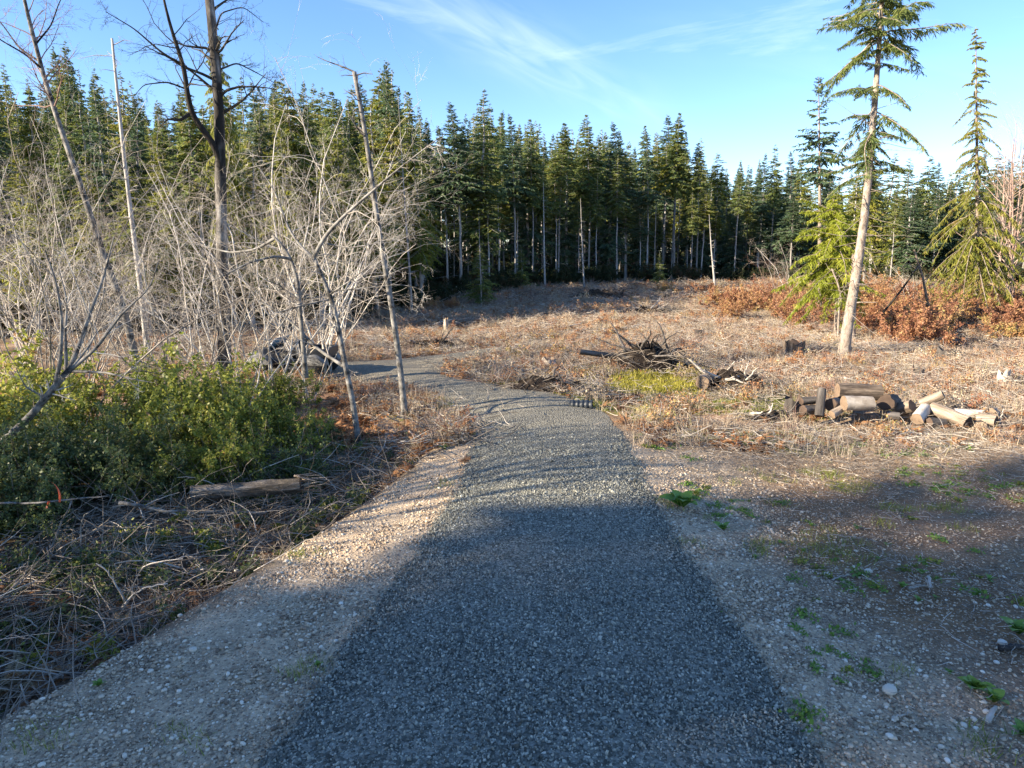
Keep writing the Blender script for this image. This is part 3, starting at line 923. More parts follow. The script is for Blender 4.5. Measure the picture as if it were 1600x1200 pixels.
FX = [-60, -35, -22, -14, -10, -4, 3, 15, 30, 38, 50, 70, 110]
FY = [30, 38, 42, 46, 50, 66, 76, 80, 84, 80, 72, 65, 60]
TOPX = [-300, 0, 70, 150, 250, 330, 410, 480, 540, 610, 650, 700, 750, 810, 870, 930, 1000, 1050, 1110, 1180, 1250, 1330, 1400, 1450, 1520, 1600, 1900]
TOPY = [50, 50, 120, 75, 135, 130, 118, 122, 138, 100, 150, 190, 145, 180, 200, 195, 205, 190, 235, 240, 250, 228, 258, 262, 242, 222, 222]

DESC = {
    'pole_a': "slender green fir",
    'pole_b': "slim dark high-crowned fir",
    'pole_c': "dark bluish upswept fir",
    'pole_d': "thin gappy long-poled fir",
    'full_a': "green low-branched fir",
    'full_b': "yellow-green drooping hemlock",
    'full_c': "broad dark bluish low-branched fir",
    'hem_d': "yellow-green ragged hemlock",
}
LM = [((px_ - 800) / FPX, nm_) for px_, nm_ in [(40, "the catkin-hung alder"), (200, "the tufted thin snag"), (345, "the forked two-tone alder"), (470, "the crooked birch's arching limb"), (580, "the pale leaning snag"), (640, "the slim pale pole"),
      (740, "the gravel fork"), (850, "the straight pale bole"), (930, "the grey pale bole"), (1010, "the root mound"), (1075, "the paired sawn stumps"), (1120, "the broken pale bole"), (1210, "the bare reddish shrub"), (1290, "the slim fir's pole"), (1350, "the leaning conifer"), (1440, "the mossy-topped dead stem"), (1530, "the drooping cedar")]]
def forest_tree(kind, X, Y, toppx, zone):
    px = 800 + X / Y * FPX
    top = PX(px, toppx, Y).z
    g = h1(X, Y)
    hgt = max(7.0, top - g)
    s = hgt / VH[kind]
    w = (s ** 0.6 if s > 1 else s ** 0.5) * RNG.uniform(0.72, 1.4)
    lm = min(LM, key=lambda m: abs(m[0] - X / Y))[1]
    dep = Y - np.interp(X, FX, FY)
    row = "in the forest's front row" if dep < 4 else ("in the forest" if dep < 12 else "deep in the forest")
    size = "tall " if hgt > 18.5 else ("short " if hgt < 13.5 else "")
    label = "%s%s %s beyond %s" % (size, DESC[kind], row, lm)
    return place('conifer_tree', VAR[kind], label, 'tree', (X, Y, g), DESC[kind] + zone[1], RNG.uniform(0, 6.28), (w, w * RNG.uniform(0.85, 1.15), s))

rng = np.random.default_rng(5)
placed = []
def spaced(X, Y, d):
    for a, b_ in placed:
        if (a - X) ** 2 + (b_ - Y) ** 2 < d * d:
            return False
    placed.append((X, Y))
    return True
tries = 0; count = 0
while count < 285 and tries < 9000:
    tries += 1
    X = rng.uniform(-52, 72)
    dep = rng.uniform(0, 1) ** 1.5 * 30
    Y = np.interp(X, FX, FY) + dep
    px = 800 + X / Y * FPX
    if px < -60 or px > 1660:
        continue
    if not spaced(X, Y, 1.7 if X > -6 else 2.3):
        continue
    rightz = px > 1255
    if X < -8:
        kind = rng.choice(['full_a', 'full_b', 'full_c', 'hem_d', 'pole_a', 'pole_b'], p=[.18, .32, .12, .26, .08, .04])
        zone = (" in the forest edge behind the bare thicket", ", forest behind the thicket")
    elif not rightz:
        kind = rng.choice(['pole_a', 'pole_b', 'pole_c', 'pole_d', 'full_c', 'hem_d'], p=[.26, .26, .22, .16, .06, .04])
        zone = (" in the dense stand behind the clearing", ", dense stand")
    else:
        kind = rng.choice(['full_a', 'full_c', 'pole_c', 'full_b', 'pole_a'], p=[.25, .25, .2, .15, .15])
        zone = (" in the woods beyond the rust-coloured shrubs", ", woods beyond the shrubs")
    base_top = np.interp(px, TOPX, TOPY)
    top = base_top + (rng.uniform(-18, 18) if rng.uniform() < 0.16 else rng.uniform(22, 140 if X > -8 else 100))
    forest_tree(kind, X, Y, top, zone)
    count += 1
# the tips that shape the skyline
for px, top, Y, kind in [(150, 82, 46, 'full_c'), (612, 97, 58, 'pole_c'), (752, 140, 70, 'full_a'), (805, 178, 74, 'pole_c'), (871, 192, 78, 'pole_b'), (918, 192, 80, 'pole_a'), (960, 190, 82, 'pole_c'), (1050, 188, 84, 'pole_a'),
                         (527, 140, 52, 'pole_b'), (420, 128, 46, 'full_c'), (478, 116, 47, 'hem_d'), (1008, 206, 82, 'pole_c'), (1180, 238, 86, 'pole_c'), (1220, 236, 86, 'full_c'), (20, 58, 42, 'full_c'), (640, 142, 60, 'pole_b'),
                         (700, 196, 68, 'pole_c'), (1085, 222, 84, 'pole_b'), (1465, 282, 80, 'full_c'), (1585, 250, 74, 'full_a'), (240, 168, 50, 'full_c')]:
    X = (px - 800) / FPX * Y
    zone = ((" in the forest edge behind the bare thicket", ", forest behind the thicket") if X < -8 else (" in the dense stand behind the clearing", ", dense stand")) if px < 1255 else (" in the woods beyond the rust-coloured shrubs", ", woods beyond the shrubs")
    forest_tree(kind, X, Y, top, zone)
for px, top, Y, kind, mk in [(150, 235, 39, 'full_b', "the tufted thin snag"), (232, 262, 37, 'hem_d', "the tufted thin snag"), (290, 205, 39, 'full_b', "the forked two-tone alder"), (395, 225, 40, 'full_b', "the forked two-tone alder"),
                             (455, 190, 43, 'hem_d', "the bent white limb"), (505, 215, 44, 'full_b', "the crooked birch"), (545, 200, 47, 'hem_d', "the pale leaning snag"), (60, 230, 37, 'full_b', "the catkin-hung alder"), (660, 190, 57, 'full_b', "the slim pale pole")]:
    X = (px - 800) / FPX * Y
    g_ = h1(X, Y); s_ = (PX(px, top, Y).z - g_) / VH[kind]
    place('young_hemlock', VAR[kind], "%s young hemlock between thicket and forest, beyond %s" % (("taller bushy golden-green" if px in (290,) else "bushy golden-green") if kind == 'full_b' else "ragged golden-green", mk), 'tree', (X, Y, g_), None, px * 0.1, (0.8, 0.8, s_))
# young firs and low greenery at the edge of the stand
for px, py, hh, lab in [(752, 478, 5.2, "small feathery young fir on a thin stem before the dense stand"), (1030, 446, 3.6, "short pale young fir in front of the dense stand's trunks"),
                        (600, 470, 6.0, "yellowish young fir beside the slim bare pole at the forest edge"), (815, 452, 4.4, "dark bushy young fir at the foot of the dense stand")]:
    g = G(px, py)
    place('young_fir', VAR['young'], lab, 'tree', g, None, 1.0, (hh / 7 * 1.1, hh / 7 * 1.1, hh / 7))

# woods farther back, read as one mass
def tree_cloud(name, X, Y, hts, kinds, label, rng):
    """woods as one mass: whole trees as scattered pieces"""
    protos = []
    for k in kinds:
        for nm, me in VAR[k]:
            protos.append(me)
    n = len(X)
    kk = rng.integers(0, len(kinds), n)
    vh = np.array([VH[k] for k in kinds])[kk]
    s = hts / vh
    w = s * rng.uniform(0.8, 1.05, n)
    g = H(X, Y)
    rz = rng.uniform(0, 6.28, n)
    pts = np.repeat(np.c_[X, Y, g], 2, 0)
    rot = np.repeat(np.c_[0 * rz, 0 * rz, rz], 2, 0)
    scl = np.repeat(np.c_[w, w, s], 2, 0)
    idx = (kk[:, None] * 2 + np.array([0, 1])[None]).ravel()
    return scatter(name, pts, rot, scl, idx, protos, label)
rng = np.random.default_rng(8)
nb_ = 640
X = rng.uniform(-110, 150, nb_)
Y = np.interp(X, FX, FY) + 30 + rng.uniform(0, 60, nb_)
pxv = 800 + X / Y * FPX
hts = CAMZ + (400 - (np.interp(pxv, TOPX, TOPY) + rng.uniform(15, 75, nb_))) / FPX * Y - H(X, Y)
ok = (hts > 6)
tree_cloud("forest", X[ok], Y[ok], hts[ok], ['pole_a', 'full_b', 'pole_c', 'full_a'], "deep woods seen between the trunks of the dense stand", rng)
# woodland on the sunward side whose shade lies across the near driveway
rng = np.random.default_rng(17)
nw = 150
X = rng.uniform(-72, -46, nw)
lim = 11.4 + (X + 1) * math.tan(SUN_BACK) - 2.9
Y = lim - np.arange(nw) * 0.285 - rng.uniform(0.0, 0.8, nw)
ok = (Y > -60)
tree_cloud("roadside_woods", X[ok], Y[ok], rng.uniform(28, 35, ok.sum()), ['full_b', 'full_a', 'full_c'], "woods beside the near driveway that throw shade over the gravel", rng)

# ------------------------------------------------------------------ bare trees and thicket shrubs
def bare_meshes(name, seed, stems, h, r, levels, bark, spread=0.5, wig=0.16, trop=0.02, bits=(10, 7, 5), arch=-0.02, nm=("stem", "twigs")):
    rng = np.random.default_rng(seed)
    az = rng.uniform(0, 6.28, stems)
    lean = np.abs(rng.normal(spread, spread * 0.5, stems))
    D = np.c_[np.cos(az) * np.sin(lean), np.sin(az) * np.sin(lean), np.cos(lean)]
    P0 = np.c_[0.25 * rng.normal(size=(stems, 2)), np.full(stems, -0.15)]
    L = h * rng.uniform(0.65, 1.1, stems)
    P, R = walk(P0, D, L, np.full(stems, r) * rng.uniform(.6, 1.1, stems), 9, wig * 0.6, trop, rng)
    a = MB(); tubes(a, P, R, 5, rng=rng)
    b = MB()
    for lv in range(levels):
        p, d, l, rr = sprout(P, R, bits[lv], 0.22, 1.0, 0.75, 0.46 if lv else 0.42, L, rng, 0.55)
        K = 6 if lv < 2 else 4
        P, R = walk(p, d, l, rr, K, wig, arch, rng, 0.8)
        L = l
        tubes(b, P, R, 4 if lv == 0 else 3, rng=rng)
    return [(nm[0], a.mesh(nm[0], M[bark], None, True)), (nm[1], b.mesh(nm[1], M[bark]))]

TH = [bare_meshes("thicket", 200 + i, 8, hh, 0.028, 3, 'twig', sp, 0.26, 0.03, (8, 4, 3), ar) for i, (hh, sp, ar) in enumerate([(7.8, 0.30, -0.02), (6.6, 0.46, -0.05), (8.8, 0.22, 0.01), (5.6, 0.58, -0.05)])]
RD = bare_meshes("redtwig", 210, 9, 3.6, 0.03, 3, 'twig_red', 0.28, 0.1, 0.05, (8, 5, 3), 0.03)
RG = bare_meshes("greytwig", 211, 4, 4.2, 0.035, 3, 'twig', 0.3, 0.2, 0.03, (7, 5, 3), 0.0)
AL = bare_meshes("slimalder", 212, 5, 14.0, 0.10, 3, 'twig_red', 0.08, 0.06, 0.05, (16, 6, 3), 0.06)

rng = np.random.default_rng(31)
lst = [(30, 560, 17), (95, 560, 19), (165, 560, 17.5), (260, 560, 18), (320, 555, 24), (395, 560, 19), (470, 545, 20), (300, 545, 27), (30, 545, 24),
       (225, 540, 30), (470, 540, 30), (80, 540, 31), (505, 555, 24), (350, 560, 17.5), (-40, 560, 18), (180, 550, 33), (440, 545, 34), (60, 590, 15.8), (120, 550, 22), (490, 550, 27), (535, 550, 31), (130, 550, 36)]
for i, (px, _, Y) in enumerate(lst):
    X = (px - 800) / FPX * Y
    k = i % 4
    lab = ["tall bare grey shrub with arching twigs in the leafless thicket", "spreading bare grey shrub with drooping twigs in the leafless thicket", "upright bare grey shrub with long straight stems in the leafless thicket", "low sprawling bare grey shrub in the leafless thicket"][k]
    mk = near_mark(X, Y, [("the forked two-tone alder", -8.6, 21), ("the catkin-hung alder", -10.5, 20), ("the tufted thin snag", -15.5, 30), ("the crooked birch", -3.3, 14.5), ("the bent white limb", -4.8, 16.5), ("the fan-limbed leaning tree", -8.2, 12), ("the utility vehicle", -8, 26.5), ("the slim spired hemlock", -15.7, 40), ("the pale leaning snag", -2.6, 17)])
    lab = lab.replace("in the leafless thicket", "near " + mk)
    place('bare_shrub', TH[k], lab, 'shrub', AT(X, Y), "leafless thicket shrubs %s" % ["tall", "spreading", "upright", "sprawling"][k], rng.uniform(0, 6.28), rng.uniform(0.85, 1.3))

def feature_tree(name, label, trunk, r0, bark, branch_paths=(), levels=3, bits=(14, 6, 4), t0=0.35, ratio=0.22, ang=0.9, seed=1, up=0.3, wig=0.14, trop=0.0, r1=0.25, twig_mat=None, branch_mat=None, cat='tree', group=None):
    """tree whose trunk and main limbs follow given points"""
    rng = np.random.default_rng(seed)
    tp = spline(trunk, 22)
    base = Vector(tp[0])
    root = thing(name, label, cat, base, group)
    s = np.linspace(0, 1, 22)
    R = r0 * (1 - (1 - r1) * s) * (1 + 0.25 * np.exp(-s * 22))
    a = MB(); tubes(a, tp, R, 9, rough=0.035, cap=True, rng=rng)
    part("trunk", a, bark, root, True)
    LP, LR, LL = [], [], []
    for pts, ra, rb in branch_paths:
        bp = spline(pts, 22)
        rr_ = np.linspace(ra, rb, 22)
        m = MB(); tubes(m, bp, rr_, 6, rough=0.04, rng=rng)
        part("branch", m, branch_mat or bark, root, True)
        LP.append(bp); LR.append(rr_); LL.append(np.linalg.norm(np.diff(bp, axis=0), axis=1).sum())
    b = MB()
    if levels:
        Lt = np.linalg.norm(np.diff(tp, axis=0), axis=1).sum()
        sets = [(tp[None], R[None], np.array([Lt]), bits[0], t0, ratio)] + [(p[None], r_[None], np.array([l]), max(5, int(bits[0] * 0.8)), 0.15, 0.38) for p, r_, l in zip(LP, LR, LL)]
        first = []
        for P, Rr, L, m_, tt, ra in sets:
            if m_ <= 0: continue
            first.append(sprout(P, Rr, m_, tt, 1.0, ang, ra, L, rng, 0.35, up))
        p, d, l, rr = [np.concatenate([f[i] for f in first]) for i in range(4)]
        rr = np.minimum(rr, 0.05)
        for lv in range(levels):
            P, Rr = walk(p, d, l, rr, 6, wig, trop, rng, 0.8)
            tubes(b, P, Rr, 4 if lv == 0 else 3, rng=rng)
            if lv + 1 < levels:
                p, d, l, rr = sprout(P, Rr, bits[lv + 1], 0.25, 1.0, 0.7, 0.5, l, rng, 0.6)
        part("twigs", b, twig_mat or bark, root)
    return root

def px_path(pts, Y, dy=0.0):
    n = len(pts)
    return [PX(a, b_, Y + dy * i / max(1, n - 1)) for i, (a, b_) in enumerate(pts)]

# tall dark-based alder with forked limb
Y = 21.0
feature_tree('bare_alder', "tall two-tone bare alder, dark mossy below, with a heavy crooked forked limb",
             px_path([(352, 600), (350, 500), (347, 400), (345, 300), (344, 220), (340, 130), (333, 60), (326, -10), (318, -120)], Y), 0.19, 'dark_pale_bark',
             [(px_path([(346, 260), (338, 232), (322, 208), (300, 182), (293, 150), (288, 105), (272, 60), (258, 10), (246, -50)], Y, -1.0), 0.10, 0.02),
              (px_path([(296, 178), (282, 188), (262, 186), (252, 196)], Y, -1.2), 0.06, 0.012),
              (px_path([(288, 105), (250, 80), (210, 45), (165, 18)], Y, -1.5), 0.035, 0.008),
              (px_path([(293, 140), (262, 128), (225, 132), (205, 155)], Y, -0.6), 0.028, 0.006),
              (px_path([(340, 110), (370, 98), (398, 112), (430, 130)], Y, 0.8), 0.03, 0.006),
              (px_path([(333, 60), (345, 20), (380, 10), (412, 35)], Y, 0.8), 0.03, 0.006)],
             3, (15, 6, 4), 0.55, 0.16, 0.9, 3, 0.4, 0.2, 0.0, 0.55, 'dark_bark', 'dark_bark')
# leaning alder with catkins
Y = 20.0
feature_tree('leaning_alder', "leaning pale alder with a twiggy catkin-hung top above the thicket",
             px_path([(222, 610), (208, 540), (190, 470), (158, 390), (130, 300), (100, 215), (74, 140), (58, 80), (42, 20), (25, -60)], Y), 0.115, 'alder_bark',
             [(px_path([(66, 108), (40, 85), (0, 62), (-40, 30)], Y, -1.0), 0.03, 0.008), (px_path([(60, 95), (30, 75), (5, 40), (-20, 10)], Y, .6), 0.028, 0.008), (px_path([(55, 70), (80, 40), (92, 5), (110, -30)], Y, .6), 0.025, 0.006)],
             3, (16, 7, 4), 0.68, 0.16, 0.9, 5, 0.2, 0.16, 0.0, 0.35, 'twig_red', 'dark_bark')
# broken pole snag behind thicket
Y = 30.0
feature_tree('snag', "thin straight broken-topped snag with hanging tufts behind the thicket", px_path([(232, 560), (222, 470), (206, 345), (192, 230), (184, 150), (175, 60)], Y), 0.125, 'fir_bark',
             [(px_path([(180, 88), (150, 86), (122, 92)], Y), 0.02, 0.006), (px_path([(178, 70), (195, 62), (208, 66)], Y), 0.02, 0.006)], 2, (18, 4), 0.3, 0.07, 1.3, 6, 0.0, 0.2, -0.1, 0.35)
# pale leaning snag beside the road bend
Y = G(634, 655).y
feature_tree('snag', "tall pale leaning snag with a snapped twiggy top beside the gravel bend", px_path([(634, 662), (625, 570), (612, 480), (597, 390), (582, 290), (570, 200), (560, 150), (553, 112)], Y), 0.085, 'alder_bark',
             [(px_path([(553, 112), (535, 104), (512, 96), (494, 88)], Y), 0.025, 0.006), (px_path([(556, 118), (568, 114), (582, 116)], Y), 0.02, 0.006),
              (px_path([(571, 215), (558, 200), (545, 178)], Y, -.5), 0.025, 0.012)], 2, (9, 4), 0.82, 0.07, 1.0, 9, 0.3, 0.2, 0.0, 0.55, 'twig')
# crooked birch in the verge
Y = G(562, 695).y
feature_tree('crooked_birch', "crooked white-mottled birch with long arching bare limbs rising from the verge", px_path([(562, 704), (556, 660), (549, 615), (540, 575), (530, 520), (520, 470), (502, 430), (490, 402)], Y), 0.075, 'alder_bark',
             [(px_path([(490, 402), (510, 365), (540, 335), (580, 300), (625, 262), (682, 218)], Y, -0.8), 0.05, 0.008),
              (px_path([(537, 572), (512, 556), (490, 540), (468, 515), (440, 490), (405, 470)], Y, 0.8), 0.045, 0.02),
              (px_path([(508, 380), (545, 388), (590, 380), (640, 345), (655, 325)], Y, -0.4), 0.02, 0.005),
              (px_path([(512, 462), (545, 440), (585, 410), (592, 402)], Y, -0.9), 0.02, 0.006),
              (px_path([(490, 405), (470, 385), (452, 360), (430, 300), (405, 262)], Y, 0.6), 0.04, 0.008),
              (px_path([(515, 468), (470, 478), (420, 492)], Y, -.6), 0.03, 0.012),
              (px_path([(518, 455), (570, 450), (625, 444), (662, 452), (668, 470)], Y, -.3), 0.018, 0.004)], 3, (10, 5, 3), 0.5, 0.22, 0.9, 10, 0.1, 0.26, -0.03, 0.6, 'twig')
# pale bent tree in the thicket
Y = 16.5
feature_tree('bent_tree', "thick white bent bare limb arching out of the thicket", px_path([(478, 590), (470, 500), (466, 440), (455, 405), (440, 380), (425, 368)], Y), 0.06, 'alder_bark',
             [(px_path([(455, 405), (430, 400), (390, 410), (330, 440)], Y, -1), 0.04, 0.01), (px_path([(430, 372), (400, 390), (360, 395), (300, 380)], Y, 1), 0.04, 0.01)], 3, (12, 6, 3), 0.3, 0.4, 0.9, 11, 0.1, 0.24, -0.02, 0.5, 'twig')
# multi-limbed leaning tree at the near edge of the bushes
Y = 12.0
feature_tree('leaning_bare_tree', "pale leaning bare tree splitting into a fan of thin limbs above the bushes", px_path([(-70, 745), (0, 695), (50, 648), (85, 605), (108, 578)], Y), 0.075, 'alder_bark',
             [(px_path([(85, 608), (95, 560), (97, 500), (88, 440), (70, 390)], Y, -.5), 0.04, 0.008), (px_path([(108, 578), (128, 530), (140, 490), (160, 440), (178, 370)], Y, .6), 0.045, 0.008),
              (px_path([(108, 580), (150, 545), (190, 490), (235, 450), (250, 400)], Y, -.4), 0.035, 0.006), (px_path([(110, 580), (165, 582), (205, 592), (240, 598)], Y, -.8), 0.028, 0.005),
              (px_path([(104, 580), (102, 520), (105, 470), (92, 420)], Y, .3), 0.03, 0.006), (px_path([(72, 622), (40, 605), (25, 575)], Y, -.3), 0.02, 0.005), (px_path([(112, 576), (140, 540), (150, 520), (172, 505)], Y, .2), 0.028, 0.006)],
             3, (7, 5, 3), 0.6, 0.2, 0.8, 12, 0.3, 0.16, 0.02, 0.7, 'twig')
# slim pole at the forest edge and a few pale boles standing clear of it
for px0, py0, px1, py1, r, lab in [(643, 490, 622, 150, 0.12, "slim pale bare pole at the forest edge behind the gravel bend"), (752, 480, 748, 330, 0.07, "thin pale pole with a feathery young fir about it"),
                                   (912, 452, 907, 310, 0.11, "pale grey bole standing clear at the front of the dense stand"), (851, 446, 849, 285, 0.13, "straight pale bole at the corner of the dense stand"),
                                   (1115, 446, 1108, 335, 0.16, "broken pale bole with a tuft of light foliage before the dense stand"), (780, 452, 778, 290, 0.14, "tall straight pale trunk at the middle of the forest edge")]:
    Y = min(G(px0, py0).y, 82)
    feature_tree('snag', lab, [AT((px0 - 800) / FPX * Y, Y, -0.2)] + px_path([(px0, py0 - 20), ((px0 + px1) / 2, (py0 + py1) / 2), (px1, py1)], Y), r * 0.8, 'fir_bark', (), 1, (26,), 0.2, 0.07, 1.4, int(px0), 0.0, 0.15, -0.04, 0.10)
# red-stemmed shrubs and grey sapling at the clearing's far side
for px, py, k, sc, lab in [(1205, 455, RD, 1.0, "bare multi-stemmed reddish shrub at the far side of the clearing"), (1232, 455, RG, 1.25, "pale forked bare sapling beside the reddish bare shrub"), (1425, 470, RG, 0.9, "small pale bare sapling behind the leaning conifer"),
                           (1255, 458, RG, 0.8, "low pale bare sapling half hidden by the yellow-green cedar")]:
    Y = 52.0
    place('bare_sapling', k, lab, 'shrub', AT((px - 800) / FPX * Y, Y), None, 0.7, sc)
place('bare_alder', AL, "slim reddish bare alder with upswept stems behind the drooping cedar", 'tree', AT((1566 - 800) / FPX * 50, 50), None, 0.3, 1.12)

rng = np.random.default_rng(77)
tn = math.tan(SUN_BACK)
bx = np.array([-13.5, -16.5, -19, -21.5])
by = np.array([12.4, 13.5, 14.9, 16.4]) + bx * tn
rz = rng.uniform(0, 6.28, 4)
scatter("leafless_grove", np.repeat(np.c_[bx, by, H(bx, by)], 2, 0), np.repeat(np.c_[0 * rz, 0 * rz, rz], 2, 0), np.full((8, 3), 0.85), np.tile([0, 1], 4), [me for _, me in AL], "leafless alders beside the near driveway that stripe the gravel with shade")
# ------------------------------------------------------------------ special conifers on the far side
def feature_conifer(name, label, trunk, r0, Lmax, nb, nt, mat, bark, cb, seed, **kw):
    tp = spline(trunk, 26)
    base = Vector(tp[0])
    ms = conifer_meshes(name, seed, 0, cb, r0, Lmax, nb, nt, mat, bark, path=tp - np.array(base), **kw)
    return place(name, ms, label, 'tree', base)
Y = G(1318, 556).y
feature_conifer('leaning_conifer', "tall leaning conifer with pale trunk and ragged drooping boughs beyond the log pile",
                px_path([(1317, 562), (1324, 510), (1336, 440), (1347, 370), (1355, 300), (1362, 220), (1369, 130), (1376, 40), (1381, -60), (1384, -190)], Y), 0.205, 3.1, 92, 24, 'fir', 'pale_bark', 0.40, 301,
                shape=0.4, droop=0.32, hang=0.45, up_top=0.2, tw=0.20, wid=0.03, stubs=80, density_gap=0.45, fine=8, jit=0.38)
Y = 48.0
feature_conifer('slim_fir', "slim fir with a small dark crown atop a long bare pole beside the leaning conifer",
                [AT((1281 - 800) / FPX * Y, Y, -.2)] + px_path([(1281, 400), (1281, 300), (1280, 200), (1279, 120)], Y), 0.16, 2.0, 75, 11, 'fir_blue', 'pale_bark', 0.58, 302, shape=0.7, droop=0.12, up_top=0.5, tw=0.35, stubs=16)
Y = 46.0
feature_conifer('drooping_cedar', "spire-topped cedar with long weeping yellow-green boughs and pale straight trunk",
                [AT((1527 - 800) / FPX * Y, Y, -.2)] + px_path([(1527, 400), (1527, 300), (1526, 200), (1525, 120), (1525, 42)], Y), 0.15, 4.0, 190, 22, 'hemlock', 'pale_bark', 0.03, 303,
                shape=0.55, droop=0.95, hang=0.7, up_top=0.25, tw=0.16, wid=0.035, stubs=14, spire=0.5, density_gap=0.3, fine=7, jit=0.3)
Y = 37.0
feature_conifer('yellow_cedar', "bushy yellow-green cedar with spreading sprays behind the leaning trunk",
                [AT((1308 - 800) / FPX * Y, Y, -.2)] + px_path([(1308, 460), (1306, 400), (1304, 350), (1302, 305)], Y), 0.10, 2.9, 105, 20, 'cedar', 'pale_bark', 0.36, 304,
                shape=0.42, droop=0.55, hang=0.5, up_top=0.15, tw=0.22, wid=0.035, stubs=20, fine=9, jit=0.36, density_gap=0.3)
for px0, px1, top, r, lab in [(1333, 1336, 395, 0.20, "stout pale trunk standing beside the leaning conifer's base"), (1312, 1300, 420, 0.06, "thin pale stem under the yellow-green cedar")]:
    Y = 36.0
    feature_tree('snag', lab, [AT((px0 - 800) / FPX * Y, Y, -0.2)] + px_path([(px0, 450), (px1, top)], Y), r, 'pale_bark', (), 1, (12,), 0.4, 0.3, 1.2, int(px0), 0.0, 0.2, -0.02, 0.7)
for a, b_, r, lab in [((1370, 500), (1440, 408), 0.07, "dark dead stem leaning over the rust-coloured shrubs"), ((1450, 478), (1428, 390), 0.08, "brown leaning dead stem with a mossy top by the drooping cedar")]:
    Y = 40.0
    feature_tree('dead_sapling', lab, px_path([a, ((a[0] + b_[0]) / 2 + 3, (a[1] + b_[1]) / 2), b_], Y), r, 'dark_bark' if a[0] == 1370 else 'log_bark', (), 1, (8,), 0.4, 0.3, 1.0, a[0], 0, 0.2, -0.02, 0.6)
for px, top, Y, kind, lab in [(1345, 238, 66, 'hem_d', "rounded olive-green hemlock rising behind the leaning conifer"), (1322, 262, 62, 'full_b', "yellowish hemlock beside the slim fir's pole"), (368, 8, 40, 'hem_d', "slim tall hemlock with a narrow spire beside the bare alder"), (1385, 300, 70, 'pole_b', "dark thin fir just behind the leaning conifer's trunk")]:
    X = (px - 800) / FPX * Y
    g = h1(X, Y); s = (PX(px, top, Y).z - g) / VH[kind]
    w = 0.55 if px == 368 else 1.2
    place('conifer_tree', VAR[kind], lab, 'tree', (X, Y, g), None, 2.0, (w * min(s, 1.1), w * min(s, 1.1), s))

# ------------------------------------------------------------------ leafy bushes
def bush_meshes(seed, w, h, n_stem, n_leaf, leaf, mat, bark='brush', upright=0.5):
    rng = np.random.default_rng(seed)
    az = rng.uniform(0, 6.28, n_stem)
    lean = np.abs(rng.normal(0, 0.7, n_stem)).clip(0, 1.35)
    D = np.c_[np.cos(az) * np.sin(lean), np.sin(az) * np.sin(lean), np.cos(lean)]
    L = (h * np.cos(lean) ** 2 + w * np.sin(lean) ** 2) * rng.uniform(0.55, 1.35, n_stem)
    P, R = walk(np.c_[0.25 * w * rng.normal(size=(n_stem, 2)), np.full(n_stem, -0.1)], D, L, np.full(n_stem, 0.012), 7, 0.16, 0.02, rng)
    a = MB(); tubes(a, P, R, 3, rng=rng)
    p, d, l, r = sprout(P, R, 9, 0.25, 1.0, 0.8, 0.38, L, rng, 0.5, upright)
    P2, R2 = walk(p, d, l, r * 0.6, 4, 0.2, 0.0, rng)
    tubes(a, P2, R2, 3, rng=rng)
    b = MB()
    N = len(P2)
    i = rng.integers(0, N, n_leaf); t = rng.uniform(0.05, 3, n_leaf); k = np.minimum(t.astype(int), 2); f = (t - k)[:, None]
    base = P2[i, k] * (1 - f) + P2[i, k + 1] * f + 0.03 * rng.normal(size=(n_leaf, 3))
    base[:, 2] = np.maximum(base[:, 2], 0.02)
    dd = norm(rng.normal(size=(n_leaf, 3)) + np.array([0, 0, 0.25]))
    nn = norm(rng.normal(size=(n_leaf, 3)) * 0.7 + np.array([0, 0, 1.0]))
    sd = norm(np.cross(dd, nn))
    ll = leaf * rng.uniform(0.6, 1.35, n_leaf)
    br = rng.normal(0, 0.13, N)
    kites(b, base, dd, sd, ll, ll * rng.uniform(0.24, 0.36, n_leaf), np.clip(rng.normal(0.45, 0.17, n_leaf) + br[i], 0, 1), 0.25, 0.1)
    return [("stems", a.mesh("stems", M[bark])), ("foliage", b.mesh("foliage", M[mat]))]

